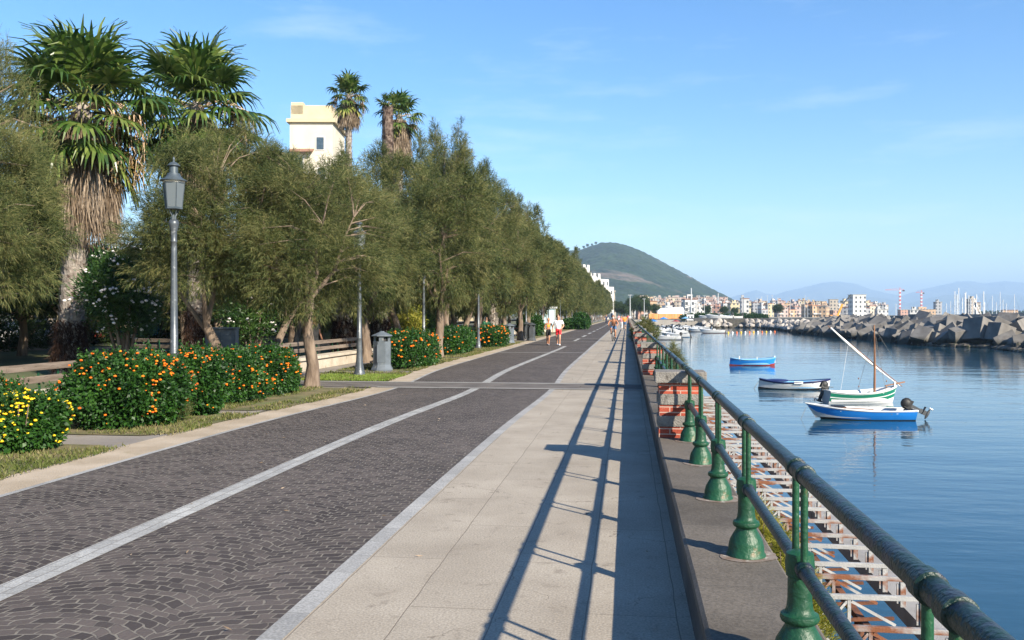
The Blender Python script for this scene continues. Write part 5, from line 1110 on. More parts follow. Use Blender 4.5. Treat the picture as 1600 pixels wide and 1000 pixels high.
for x, z in ((-1.6, 21.8), (1.2, 24.6), (-1.6, 17.8), (1.4, 20.5), (1.4, 16.5), (-5.5, 20), (-5.5, 16)):
    mb = MB(); mb.box((x, -.53, z), (1.25, .1, 1.9)); w_ = mb.build('window', M['bal'], t); mb = MB(); mb.box((x, -.6, z), (.95, .06, 1.6)); mb.build('pane', M['glassd'], w_)
# terraced white and red apartment blocks right of the trees
def terraced(px, d, w_, top, label, red):
    p = W(px, d); t = thing('apartment_building', label, 'building', p, R(-28)); h = ZZ(top, d); mb = MB(); mb.box((0, 5, (h-3)/2), (w_, 10, h-3)); mb.box((-w_*.1, 5.5, h-1.5), (w_*.6, 7, 3.2)); mb.build('wall', FM['white'], t)
    for k in range(int((h-3)/3.1)+1):
        mb = MB(); z = h-3-k*3.1; mb.box((0, -.9, z), (w_+1.6, 2.2, .3)); mb.box((0, -1.9, z+.5), (w_+1.6, .12, .85)); mb.build('balcony', M['b_white'], t)
        mb = MB(); mb.box((0, -.05, z-1.5), (w_*.94, .2, 2.2)); mb.build('window_band', red, t)
    return t
redm = pm('brick_infill', (.30, .08, .05), (.45, .16, .11), .8, .8)
terraced(896, 330, 8, 413, 'white terraced apartment block with red infill, top of it above the tamarisks', redm)
terraced(914, 345, 9, 427, 'white and red balconied block stepping down beside the higher one', redm)
terraced(930, 360, 6, 436, 'small white balconied block lowest of the three stepping to the hill', M['glassd'])
p = W(951, 440); t = thing('stone_tower', 'old square stone tower between the trees and the green hill', 'tower', p, R(10)); mb = MB(); mb.box((0, 0, 6.5), (6.5, 6.5, 13), taper=.8); mb.build('wall', pm('tower_stone', (.28, .25, .21), (.38, .34, .29), .6, .95, .6, 4), t); mb = MB(); mb.box((0, 0, 13.3), (6, 6, .8)); mb.build('battlement', pm('tower_top', (.25, .22, .19), (.34, .31, .27), .6, .95), t)
# low houses and cars glimpsed under the trees at the street side
for i in range(13):
    c = ['cream', 'white', 'sand', 'yellow'][i % 4]; building((-52+(i % 3), 12+22*i), 20, 10, 7.5+(i % 3), c, f'low {c} house across the street behind the park, {od(i+1)} from the near end', R(90), 700+i, 'houses across the street')
struct('street', flat(-44, -31.5, -10, 400, .0), pm('asphalt', (.045, .045, .047), (.065, .065, .066), 1, .9, .4, 50))
def make_car(m):
    t = thing('parked_car', 'x', 'car'); mb = MB(); L_ = 4.1
    prof = [(-2.05, .3), (-2.0, .75), (-1.2, .88), (-.65, 1.38), (.75, 1.42), (1.45, .95), (2.0, .85), (2.06, .32)]
    for s in (0,): mb.add([(x, -.82*(1 if z < 1 else .8), z) for x, z in prof]+[(x, .82*(1 if z < 1 else .8), z) for x, z in prof], [tuple(range(7, -1, -1)), tuple(range(8, 16))]+[(i, i+1, i+9, i+8) for i in range(7)]+[(7, 0, 8, 15)])
    mb.build('body', m, t, bevel=.05, smooth=True)
    mb = MB()
    for s in (-1, 1): mb.add([(-1.0, s*.80, .93), (1.25, s*.80, .97), (.7, s*.70, 1.34), (-.6, s*.70, 1.32)], [(0, 1, 2, 3) if s < 0 else (3, 2, 1, 0)])
    mb.v = [(x, y*1.03, z) for x, y, z in mb.v]; mb.build('window', M['glassd'], t)
    for x in (-1.25, 1.3):
        for s in (-1, 1): mb = MB(); mb.tube([(x, s*.62, .31), (x, s*.84, .31)], .31, 14); w_ = mb.build('wheel', M['black'], t); mb = MB(); mb.tube([(x, s*.84, .31), (x, s*.85, .31)], .18, 10); mb.build('rim', M['metal'], w_)
    return t
for i, (y, m, lab) in enumerate(((31, 'b_white', 'white car parked across the park, seen under the left palm'), (47, 'b_white', 'white parked car glimpsed left of the roadside tamarisk trunk'), (53, 'b_red', 'red parked car glimpsed through the trunks'), (60, 'b_blue', 'blue parked car glimpsed through the trunks'), (76, 'b_grey', 'grey parked car far behind the hedges'))):
    o = make_car(M[m]); o.location = (-34, y, 0); o.rotation_euler = (0, 0, R(90)); o['label'] = lab; o['group'] = 'cars parked along the street'
# ---------------- marina land: fence, tent, umbrellas, poles ----------------
M['orange_fence'] = pm('orange_boards', (.50, .20, .06), (.66, .33, .12), .9, .8, stretch=(3, 3, .2)); 
t = thing('board_fence', 'long orange board fence behind the marina boats', 'fence', W(1040, 392), R(4)); 
for i in range(7): mb = MB(); mb.box((-6.3+i*2.1, 0, 1.1), (2.05, .08, 2.3)); mb.build('panel', M['orange_fence'], t); mb = MB(); mb.box((-7.3+i*2.1, -.1, 1.2), (.1, .1, 2.5)); mb.build('post', M['b_wood'], t)
p = W(1047, 410); t = thing('marquee', 'large white tent with a peaked roof behind the orange fence', 'tent', p, R(3)); mb = MB(); mb.box((0, 0, 1.7), (12, 7, 3.4)); mb.build('side', M['b_white'], t); mb = MB()
mb.add([(-6.2, -3.6, 3.4), (6.2, -3.6, 3.4), (6.2, 3.6, 3.4), (-6.2, 3.6, 3.4), (-4.2, 0, 4.9), (5.8, 0, 5.4)], [(0, 1, 5, 4), (1, 2, 5), (2, 3, 4, 5), (3, 0, 4)]); mb.build('roof', M['b_white'], t)
def umb(px, py, d, m, lab):
    z = ZZ(py, d); t = thing('parasol', lab, 'parasol', W(px, d, z-2.3)); mb = MB(); mb.tube([(0, 0, 0), (0, 0, 2.4)], .04, 6); mb.build('pole', M['metal'], t); mb = MB(); mb.lathe([(0, 1.9), (1.6, 1.85), (1.55, 1.95), (.0, 2.6)], n=8); mb.build('canopy', m, t)
for a in ((1009, 499, 290, M['b_white'], 'white parasol at the beach bar beside the parapet, larger one'), (1002, 501, 280, M['b_white'], 'small white parasol beside the larger one at the beach bar'), (1037, 496.5, 330, M['b_blue'], 'blue parasol in front of the orange fence'), (1020, 500, 300, M['b_blue'], 'blue awning umbrella at the beach bar'), (1071, 496, 340, M['b_lblue'], 'light blue upright parasol beside the white cabin'), (1056, 500.5, 330, M['b_red'], 'dark red parasol over the beach tables')): umb(*a)
t = thing('harbour_cabin', 'small white harbour cabin with two windows beside the moored boats', 'cabin', W(1078, 345, -.35), R(5)); mb = MB(); mb.box((0, 0, 1.1), (2.6, 2.2, 2.2)); mb.build('wall', M['b_white'], t)
for s in (-.6, .6): mb = MB(); mb.box((s, -1.12, 1.3), (.6, .06, .7)); mb.build('window', M['glassd'], t)
mb = MB(); mb.box((0, 0, 2.27), (2.9, 2.5, .12)); mb.build('roof', M['b_grey'], t)
rr = random.Random(91)
for i in range(22):
    px = 1068+i*6; d = 366; hedge(tuple(W(px, d))[:2]+(-.1,), (3.2, 2.6, rr.uniform(1.7, 2.6)), 'dark green bush in the hedge along the far quay', 300+i % 3, 500, 0, leaf=.5, group='bushes on the quay', lumps=.3, name='quay_bush', cat='bush')
for i, (px, d, L_) in enumerate(((1124, 338, 1.9), (1142, 340, 1.7), (1108, 342, 1.5))):
    o = dup(m1, W(px, d, .15), R(180+3*i), ['long white boat standing ashore on the quay, middle one', 'long white boat standing ashore on the quay, right one', 'white boat standing ashore on the quay, left one'][i], 'boats laid up on the quay', L_)
def pole(px, d, top, lab, r=.09, m='b_grey', head=True, base=-.3, cat='lamp post'):
    p = W(px, d, base); h = ZZ(top, d)-base; t = thing('light_pole', lab, cat, p); mb = MB(); mb.tube([(0, 0, 0), (0, 0, h)], [r*1.3, r*.7], 8); mb.build('pole', M[m], t)
    if head: mb = MB(); mb.bar((-r*3.5, 0, h), (r*3.5, 0, h), r*.8); mb.box((-r*3.5, 0, h-.05), (r*2.5, .3, .15)); mb.box((r*3.5, 0, h-.05), (r*2.5, .3, .15)); mb.build('lamp_head', M[m], t)
for a in ((984.5, 330, 461, 'tall pale pole at the far end of the promenade', .17), (1006.5, 330, 467, 'pale lamp pole right of the end of the promenade', .12), (1039.5, 420, 464, 'lamp pole above the white tent', .14), (1080, 430, 450, 'thickest white chimney like mast above the braced block', .33), (1100.5, 430, 462, 'lamp pole on the quay right of the white mast', .14), (1092, 430, 474, 'short pole beside the white mast', .12), (1084, 352, 481, 'thin mast beside the harbour cabin', .07),
    (1183, 620, 466, 'leftmost of the four floodlight poles in front of the town', .16), (1190, 620, 464, 'second of the four floodlight poles in front of the town', .16), (1199, 620, 462, 'third of the four floodlight poles in front of the town', .16), (1206.5, 620, 461.5, 'rightmost of the four floodlight poles in front of the town', .16), (1215, 600, 465, 'thick grey pole beside the floodlights', .3), (1235, 640, 465, 'thin dark pole above the salmon houses', .12), (1257.5, 560, 461, 'white thin mast above the yellow houses', .16), (1262, 640, 465, 'pole with a cross arm above the yellow houses', .14), (1122, 700, 458, 'slim white belfry like mast in front of the hill', .5)):
    pole(*a, head=(a[0] not in (1080, 1257.5, 1215, 1084, 1122)))
# sailing yachts behind the breakwater wall
def yacht(px, d, top, lab, w_=1.0):
    t = thing('sailing_yacht', lab, 'yacht', W(px, d, SEA), R(rr.uniform(-30, 30)), 'sailing yachts behind the breakwater'); hull(t, 9, 2.8, 1.0, .3, 0, [(0, 0), (.3, 0), (.36, 1), (1, 1)], [M['b_navy'], M['b_white']], True, .8, M['b_white'], M['b_white'], thw=0, gr=.05)
    h = ZZ(top, d)-SEA; mb = MB(); mb.tube([(.5, 0, .8), (.5, 0, h)], [.11*w_*1.2, .08*w_*1.2], 6); mb.build('mast', M['b_white'], t); mb = MB(); mb.bar((.5, 0, 2.2), (-3, 0, 2.1), .12); mb.build('boom', M['b_white'], t)
    mb = MB(); mb.tube([(.5, 0, h*.98), (4.3, 0, 1.2)], .025, 4); mb.tube([(.5, 0, h*.98), (-4.3, 0, 1.2)], .025, 4); mb.bar((.5, -.8, h*.6), (.5, .8, h*.6), .06); mb.build('rigging', M['metal'], t)
ym = [(1490, 455), (1493, 460), (1496, 450), (1501, 465), (1505, 458), (1507, 456), (1511, 461), (1514, 467), (1519, 464), (1523, 460), (1535, 455), (1536, 472)]
for i, (px, top) in enumerate(ym): yacht(px, 300+rr.uniform(-25, 25), top, 'white sailing yacht mast in the dense cluster of masts beyond the breakwater', 1.3)
for px, top, lab in ((1398, 475, 'lone white mast right of the town'), (1476.5, 474, 'small white mast between the grey tower block and the mast cluster'), (1483.5, 471, 'white mast just left of the dense mast cluster'), (1555, 472, 'short mast first right of the dense cluster'), (1565, 468, 'short thin mast near the orange shed'), (1570, 474, 'thin mast beside the white one near the right edge'), (1561, 456, 'tall thin mast right of the cluster'), (1583, 460, 'thin mast near the right edge of the picture'), (1548, 462, 'faint thin mast between the cluster and the right edge')): yacht(px, 330, top, lab, .8)
# tower cranes and mobile crane
M['crane_red'] = pm('crane_red', (.5, .06, .05), (.6, .10, .08), 1, .6); M['crane_orange'] = pm('crane_orange', (.75, .25, .02), (.8, .32, .03), 1, .5)
def tcrane(px, d, top, jl, jr, lab):
    t = thing('tower_crane', lab, 'crane', W(px, d, 0)); h = ZZ(top, d); n = 14
    for mi in (0, 1):
        mb = MB()
        for k in range(n):
            if k % 2 == mi: z0, z1 = h*k/n, h*(k+1)/n; [mb.bar((sx_, sy_, z0), (sx_, sy_, z1), .35) for sx_ in (-.8, .8) for sy_ in (-.8, .8)]; mb.bar((-.8, -.8, z0), (.8, -.8, z1), .3); mb.bar((.8, -.8, z0), (-.8, -.8, (z0+z1)/2), .25)
        mb.build('mast_section', (M['crane_red'], M['b_white'])[mi], t)
    a, b = jl*d/F, jr*d/F; mb = MB(); mb.bar((-a, 0, h), (b, 0, h), .7, .3); mb.bar((-a, 0, h+.2), (0, 0, h+2.6), .15); mb.bar((b, 0, h+.2), (0, 0, h+2.6), .15); mb.bar((0, 0, h), (0, 0, h+2.8), .5); mb.build('jib', M['crane_red'], t); mb = MB(); mb.box((b*.92, 0, h-1), (2.4, 1.5, 1.8)); mb.build('counterweight', M['bin_dark'], t)
tcrane(1406, 1150, 453, 22, 6, 'taller tower crane with red and white mast against the blue mountains'); tcrane(1439.5, 1150, 457, 8, 3, 'shorter tower crane with red and white mast right of the taller one')
t = thing('mobile_crane', 'orange mobile crane with its boom raised toward the white block', 'crane', W(1308, 470, 0)); u_ = 470/F
mb = MB(); mb.bar((0, 0, 1), (8*u_, 0, 22*u_), .9); mb.build('lower_boom', M['crane_orange'], t); mb = MB(); mb.bar((8*u_, 0, 21.5*u_), (21*u_, 0, 37*u_), .6); mb.build('upper_boom', M['bin_dark'], t); mb = MB(); mb.box((-1, 0, .9), (6, 2.5, 1.6)); mb.build('cab', M['crane_orange'], t, bevel=.1); mb = MB()
for x in (-3, -1, 1): mb.tube([(x, -1.3, .4), (x, 1.3, .4)], .5, 12)
mb.build('wheels', M['black'], t)
# dark trees at the end of the promenade and along the far coast
for i, (px, d, h, lab) in enumerate(((990, 400, 10, 'dark broad tree left of the pole at the end of the promenade'), (1001, 410, 11, 'darkest broad tree mass in front of the orange house'), (1007, 390, 8.5, 'rounded dark tree right of the darkest one'), (1024, 430, 7, 'low dark tree left of the white tent'), (1215, 520, 8.5, 'rounded dark green tree on the far quay under the floodlights'), (1105, 480, 7, 'green tree among the lamp poles of the quay'), (1132, 500, 7, 'green tree right of the lamp poles on the quay'), (972, 360, 6, 'dark tree closing the end of the avenue'), (979, 380, 5.5, 'low tree at the very end of the road'), (966, 400, 8, 'tree above the end of the avenue'), (1050, 440, 5, 'bush like tree in front of the white tent'), (1148, 520, 6, 'small tree left of the silo blocks'))):
    o = dup(pk1 if i % 2 else pk2, W(px, d), i*.9, lab); o['group'] = 'trees by the harbour'; o.scale = (h/8,)*3
mb = MB(); rng = np.random.default_rng(5); n = 9000
P = np.stack([rng.uniform(700, 1750, n), 1900+rng.uniform(-60, 60, n), rng.uniform(0, 9, n)*np.array([.7+.5*noise.noise(Vector((a/40, 0, 0))) for a in range(n)])], 1)
tag(np_mesh('coast_wood', leaf_cards(rng, P, rng.normal(size=(n, 3)), 7, 5), 0, M['dark_leaf']), 'dark low wood along the distant flat coast at the right', 'wood', kind='stuff')
boxs('far_coast', 260.2, 6000, 700, 6000, -4, .2, M['land'])
# ---------------- hill and far mountains ----------------
def ridge(name, pts_, d0, d1, dpx, nrow, amp, m, seed, back=.5, fold=0, z0=0):
    xs = [a for a, b in pts_]; ys = [b for a, b in pts_]; rows = []; N_ = int((xs[-1]-xs[0])/dpx)
    for j in range(nrow+4):
        q = min(j/nrow, 1); d = d0+(d1-d0)*q if j <= nrow else d1+(d1-d0)*back*(j-nrow)/4; row = []
        for i in range(N_+1):
            px = xs[0]+i*dpx; zt = (HZ-float(np.interp(px, xs, ys)))*d1/F
            f = math.sin(q*PI/2)**.9 if j <= nrow else 1-((j-nrow)/4)**1.2
            p = W(px+(0 if fold == 0 else fold*noise.noise(Vector((q*3, px*.01, seed)))*(1-q)), d); n_ = noise.fractal(Vector((p.x*.0016, p.y*.0016, seed))*1.0, .9, 2.1, 6)
            n2 = noise.noise(Vector((p.x*.045, p.y*.045, seed)))+.5*noise.noise(Vector((p.x*.1, p.y*.1, seed)))
            f = f*(d/d1 if j <= nrow else 1)
            row.append((p.x, p.y, z0+max(zt*f*(1+.30*n_*(1-q)*min(1, q*3)), 0)*(1 if q < 1 else 1)+(amp*n2 if zt > 5 else 0)-(1 if j == 0 else 0)))
        rows.append(row)
    mb = MB(); mb.grid(rows); return struct(name, mb, m, smooth=False)
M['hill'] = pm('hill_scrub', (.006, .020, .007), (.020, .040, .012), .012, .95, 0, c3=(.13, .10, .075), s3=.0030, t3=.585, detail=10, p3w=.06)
HP = [(500, 420), (640, 395), (740, 372), (820, 378), (862, 386), (885, 391), (905, 391), (925, 384), (940, 379.5), (955, 378.5), (975, 382), (1000, 391), (1025, 403), (1052, 418), (1080, 433), (1107, 448), (1130, 460), (1150, 470), (1175, 481), (1195, 490), (1205, 492)]
ridge('hill', HP, 1500, 2900, 1.6, 110, 4.0, M['hill'], 3, fold=0)
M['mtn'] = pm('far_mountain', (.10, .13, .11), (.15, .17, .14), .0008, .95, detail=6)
MP = [(950, 492), (1040, 486), (1080, 480), (1125, 472), (1150, 462), (1172, 455), (1182, 453), (1196, 459), (1212, 461), (1228, 455), (1255, 449), (1285, 442), (1310, 440), (1335, 443), (1360, 452), (1385, 458), (1410, 462), (1440, 452), (1470, 446), (1495, 440), (1515, 439), (1540, 443), (1570, 439), (1600, 442), (1640, 448), (1700, 452), (1760, 466), (1900, 478)]
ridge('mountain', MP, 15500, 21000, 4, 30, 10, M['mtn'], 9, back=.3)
MP2 = [(1100, 492), (1180, 480), (1260, 470), (1330, 462), (1380, 466), (1420, 473), (1470, 462), (1530, 458), (1600, 462), (1700, 470), (1850, 484)]
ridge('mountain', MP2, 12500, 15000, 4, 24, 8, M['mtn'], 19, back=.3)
# trees on the skyline of the hill
for i, px in enumerate((862, 866, 881, 884, 888, 901, 905, 912, 918, 925, 931)):
    o = dup(pk1, W(px, 2900, (HZ-float(np.interp(px, [a for a, b in HP], [b for a, b in HP])))*2900/F-1), i, 'tiny tree standing up on the skyline of the hill', 'trees on the ridge of the hill', 1.2+.3*(i % 3))
# ---------------- people ----------------
def skinmesh(name, pts_, edges, rad, m, parent, sub=2, extra=None):
    me = D.meshes.new(name); me.from_pydata([Vector(p) for p in pts_], edges, []); o = link(D.objects.new(name, me))
    md = o.modifiers.new('s', 'SKIN'); md.use_smooth_shade = True
    sv = me.skin_vertices[0].data
    for i, r in enumerate(rad):
        sv[i].radius = (r, r) if not hasattr(r, '__len__') else r
    sv[0].use_root = True
    o.modifiers.new('u', 'SUBSURF').levels = sub; o.modifiers['u'].render_levels = sub
    dg = C.evaluated_depsgraph_get(); me2 = D.meshes.new_from_object(o.evaluated_get(dg)); D.objects.remove(o)
    if extra is not None:
        bm = bmesh.new(); bm.from_mesh(me2); tmp = D.meshes.new('t'); tmp.from_pydata(extra.v, [], extra.f); bm.from_mesh(tmp); bm.to_mesh(me2); bm.free()
    me2.polygons.foreach_set('use_smooth', [True]*len(me2.polygons)); me2.materials.clear(); me2.materials.append(m); me2.name = name
    r_ = link(D.objects.new(name, me2)); r_.parent = parent; return r_
M['skin'] = pm('skin', (.42, .22, .14), (.50, .28, .18), 6, .5); M['skin_tan'] = pm('tanned_skin', (.36, .16, .085), (.44, .20, .11), 6, .45)
M['hair_dark'] = pm('dark_hair', (.015, .01, .008), (.03, .02, .015), 20, .5); M['hair_fair'] = pm('fair_hair', (.25, .13, .06), (.40, .22, .10), 20, .5)
cloth = lambda n, c: pm(n, tuple(v*.85 for v in c), c, 6, .85, .2, 30)
M['c_white'] = cloth('white_cotton', (.78, .78, .78)); M['c_red'] = cloth('red_cloth', (.62, .02, .03)); M['c_orange'] = cloth('orange_cloth', (.80, .26, .03)); M['c_amber'] = cloth('amber_cloth', (.85, .35, .04)); M['c_black'] = cloth('black_cloth', (.015, .015, .017)); M['c_blue'] = cloth('denim', (.05, .12, .24)); M['c_pink'] = cloth('pink_cloth', (.70, .30, .32)); M['c_navy'] = cloth('navy_cloth', (.02, .03, .07)); M['c_grey'] = cloth('grey_cloth', (.25, .25, .26)); M['c_green'] = cloth('green_cloth', (.03, .15, .08))
def person(loc, rz, H, label, skin, top=None, bottom=None, shoes='c_white', hair='hair_dark', longhair=False, fem=False, J=None, topm='tee', botm='shorts', straps=None, mask=None, group=None):
    """J overrides joints, in metres for a 1.75 m figure facing -Y"""
    t = thing('person', label, 'person', loc, rz, group); k = H/1.75; sw = .17 if fem else .2
    j = dict(pel=(0, 0, .93), waist=(0, .0, 1.08), chest=(0, .01, 1.30), neck=(0, 0, 1.47), head=(0, -.02, 1.62),
             shL=(sw, .01, 1.42), elL=(sw+.09, .05, 1.15), wrL=(sw+.10, -.06, .92), haL=(sw+.10, -.10, .84), shR=(-sw, .01, 1.42), elR=(-sw-.09, .07, 1.15), wrR=(-sw-.12, .0, .91), haR=(-sw-.12, -.02, .83),
             hiL=(.09, 0, .88), knL=(.10, -.14, .50), anL=(.09, -.10, .09), toL=(.10, -.26, .035), hiR=(-.09, 0, .88), knR=(-.09, .02, .48), anR=(-.08, .18, .12), toR=(-.08, .08, .035))
    if J: j.update(J)
    j = {a: Vector(b)*k for a, b in j.items()}; g = .88 if fem else 1.0
    names = ['pel', 'waist', 'chest', 'neck', 'head', 'shL', 'elL', 'wrL', 'haL', 'shR', 'elR', 'wrR', 'haR', 'hiL', 'knL', 'anL', 'toL', 'hiR', 'knR', 'anR', 'toR']
    ed = [('pel', 'waist'), ('waist', 'chest'), ('chest', 'neck'), ('neck', 'head'), ('chest', 'shL'), ('shL', 'elL'), ('elL', 'wrL'), ('wrL', 'haL'), ('chest', 'shR'), ('shR', 'elR'), ('elR', 'wrR'), ('wrR', 'haR'), ('pel', 'hiL'), ('hiL', 'knL'), ('knL', 'anL'), ('anL', 'toL'), ('pel', 'hiR'), ('hiR', 'knR'), ('knR', 'anR'), ('anR', 'toR')]
    rd = dict(pel=(.15, .11), waist=(.135*g, .10), chest=(.165*g, .115), neck=.055, head=.095, shL=.062*g, elL=.043*g, wrL=.030, haL=(.036, .018), shR=.062*g, elR=.043*g, wrR=.030, haR=(.036, .018), hiL=.088, knL=.058, anL=.038, toL=.032, hiR=.088, knR=.058, anR=.038, toR=.032)
    idx = {n_: i for i, n_ in enumerate(names)}; ex = MB()
    hd = j['head']; up = Vector((0, 0, 1)); 
    ex.ball(hd+Vector((0, -.005, .03))*k, (.078*k, .098*k, .115*k), 12); ex.ball(hd+Vector((0, -.105, .0))*k, (.012*k, .018*k, .018*k), 6)
    for s in (-1, 1): ex.ball(hd+Vector((s*.08, 0, .01))*k, (.012*k, .02*k, .03*k), 6)
    for s_, w_, h_ in (('L', 'wrL', 'haL'), ('R', 'wrR', 'haR')):
        dv = (j[h_]-j[w_]).normalized(); sd = dv.cross(Vector((1, 0, 0))).normalized()
        for f_ in range(4):
            b0 = j[h_]+sd*(f_-1.5)*.018*k; l = (.07, .08, .075, .058)[f_]*k; ex.tube([b0, b0+dv*l*.5, b0+dv*l*.75+Vector((0, -.012, 0))*k, b0+dv*l+Vector((0, -.03, 0))*k], [.009*k, .0085*k, .008*k, .006*k], 5)
        b0 = j[w_].lerp(j[h_], .4)-sd*.03*k; ex.tube([b0, b0+dv*.03*k-sd*.025*k, b0+dv*.06*k-sd*.03*k], [.011*k, .01*k, .007*k], 5)
    skinmesh('body', [j[n_] for n_ in names], [(idx[a], idx[b]) for a, b in ed], [tuple(v*k for v in rd[n_]) if hasattr(rd[n_], '__len__') else rd[n_]*k for n_ in names], M[skin], t, 2, ex)
    def sub_(nm, chain, radii, m):
        pts_ = []; eds = []; rs = []; pos = {}
        for a, b, in chain:
            for q in (a, b):
                if q not in pos: pos[q] = len(pts_); pts_.append(j[q] if isinstance(q, str) else q); rs.append(radii[q])
            eds.append((pos[a], pos[b]))
        return skinmesh(nm, pts_, eds, [tuple(v*k for v in r_) if hasattr(r_, '__len__') else r_*k for r_ in rs], M[m], t, 2)
    for s in ('L', 'R'): j['mE'+s] = j['sh'+s].lerp(j['el'+s], .75); j['mK'+s] = j['hi'+s].lerp(j['kn'+s], .78); j['cA'+s] = j['kn'+s].lerp(j['an'+s], .95)
    j['low'] = j['pel'].lerp(j['waist'], -.25 if topm == 'tee' else .7); j['col'] = j['chest'].lerp(j['neck'], .62)
    if top:
        if topm == 'tee': sub_('shirt', [('low', 'waist'), ('waist', 'chest'), ('chest', 'col'), ('chest', 'shL'), ('shL', 'mEL'), ('chest', 'shR'), ('shR', 'mER')], dict(low=(.185, .145), waist=(.172*g, .135), chest=(.19*g, .14), col=.075, shL=.08*g, mEL=.072*g, shR=.08*g, mER=.072*g), top)
        else: j['ct'] = j['chest']+Vector((0, 0, .06))*k; sub_('top', [('waist', 'chest'), ('chest', 'ct')], dict(waist=(.15*g, .115), chest=(.178*g, .132), ct=(.165*g, .115)), top)
    if bottom:
        if botm == 'shorts': sub_('shorts', [('waist', 'pel'), ('pel', 'hiL'), ('hiL', 'mKL'), ('pel', 'hiR'), ('hiR', 'mKR')], dict(waist=(.145*g, .115), pel=(.168, .13), hiL=.105, mKL=.088, hiR=.105, mKR=.088), bottom)
        else: sub_('trousers', [('waist', 'pel'), ('pel', 'hiL'), ('hiL', 'knL'), ('knL', 'cAL'), ('pel', 'hiR'), ('hiR', 'knR'), ('knR', 'cAR')], dict(waist=(.145*g, .115), pel=(.168, .13), hiL=.10, knL=.072, cAL=.058, hiR=.10, knR=.072, cAR=.058), bottom)
    for s in ('L', 'R'):
        mb = MB(); a, b = j['an'+s], j['to'+s]; dv = (b-a); dv.z = 0; dv.normalize(); mb.ball(a.lerp(b, .5)+Vector((0, 0, -.02))*k, (.05*k, .15*k, .05*k), 10, rot=Matrix.Rotation(math.atan2(dv.x, -dv.y)*1.0, 3, 'Z')); mb.build('shoe', M[shoes], t, smooth=True)
    mb = MB(); mb.ball(hd+Vector((0, .022, .055))*k, (.090*k, .100*k, .105*k), 12)
    if longhair: mb.ball(hd+Vector((0, .085, -.07))*k, (.055*k, .04*k, .14*k), 8)
    mb.build('hair', M[hair], t, smooth=True)
    if mask: mb = MB(); mb.ball(hd+Vector((0, -.07, -.025))*k, (.055*k, .045*k, .05*k), 8); mb.build('mask', M[mask], t, smooth=True)
    for s in (-1, 1): mb = MB(); mb.ball(hd+Vector((s*.032, -.096, .035))*k, (.012*k, .006*k, .008*k), 6); mb.build('eye', M['black'], t)
    return t
face = lambda px: -(px-800)/F*0+0
person(G(872.5, 539.8), R(-3), 1.72, 'man in white t-shirt and red shorts walking toward the camera beside the woman', 'skin', 'c_white', 'c_red', J=dict(wrR=(-.33, -.05, .90), haR=(-.33, -.09, .82), elR=(-.31, .04, 1.14), wrL=(.20, -.22, .98), haL=(.14, -.26, .94), elL=(.31, .02, 1.14)))
person(G(857, 539.5), R(4), 1.56, 'woman in short orange top and black shorts walking on the left of the man', 'skin_tan', 'c_amber', 'c_black', 'c_grey', 'hair_fair', fem=True, topm='crop', J=dict(toL=(.02, -.24, .035), anL=(.02, -.08, .09), knL=(.05, -.12, .5), wrL=(.26, .08, .93), haL=(.27, .09, .85), wrR=(-.22, -.2, 1.05), haR=(-.16, -.25, 1.07)))
# cyclist and bicycle
M['bike'] = paint('bike_paint', (.03, .03, .035)); M['bike_red'] = paint('red_bike_paint', (.45, .03, .03))
def bicycle(loc, rz, m, label):
    t = thing('bicycle', label, 'bicycle', loc, rz)
    for y in (-.52, .52):
        mb = MB(); mb.tube([(0, y+.33*math.cos(a), .34+.33*math.sin(a)) for a in [2*PI*i/24 for i in range(25)]], .02, 6, cap=False); w_ = mb.build('wheel', M['black'], t, smooth=True)
        mb = MB(); [mb.tube([(0, y, .34), (0, y+.32*math.cos(a), .34+.32*math.sin(a))], .002, 3) for a in [2*PI*i/14 for i in range(14)]]; mb.tube([(-.04, y, .34), (.04, y, .34)], .02, 8); mb.build('spokes', M['metal'], w_)
    mb = MB(); bb, st, hd_, ax = (0, .08, .32), (0, .22, .82), (0, -.36, .86), (0, .52, .34)
    for a, b in ((bb, st), (st, (0, -.34, .84)), (bb, (0, -.38, .74)), (bb, ax), (st, ax), ((0, -.33, .92), (0, -.44, .6)), ((.04, -.44, .6), (.04, -.52, .34)), ((-.04, -.44, .6), (-.04, -.52, .34))): mb.tube([a, b], .017, 6)
    mb.build('frame', m, t, smooth=True)
    mb = MB(); mb.tube([(-.28, -.26, 1.02), (-.2, -.34, 1.03), (0, -.34, .98), (.2, -.34, 1.03), (.28, -.26, 1.02)], .014, 6); mb.tube([(0, -.33, .9), (0, -.34, .99)], .014, 6); mb.build('handlebar', M['black'], t)
    mb = MB(); mb.ball((0, .25, .90), (.075, .14, .035), 8); mb.tube([(0, .22, .8), (0, .24, .9)], .013, 6); mb.build('saddle', M['black'], t)
    mb = MB(); mb.tube([(.09, .08, .32), (.07, .02, .18), (.15, .02, .17)], .011, 5); mb.tube([(-.09, .08, .32), (-.07, .14, .46), (-.15, .14, .47)], .011, 5); mb.tube([(-.02, .08, .32), (.05, .08, .32)], .09, 14); mb.build('crank', M['metal'], t); return t
p = G(958.5, 532.8); bicycle(p, R(-6), M['bike'], 'dark bicycle ridden by the shirtless man on the pavement')
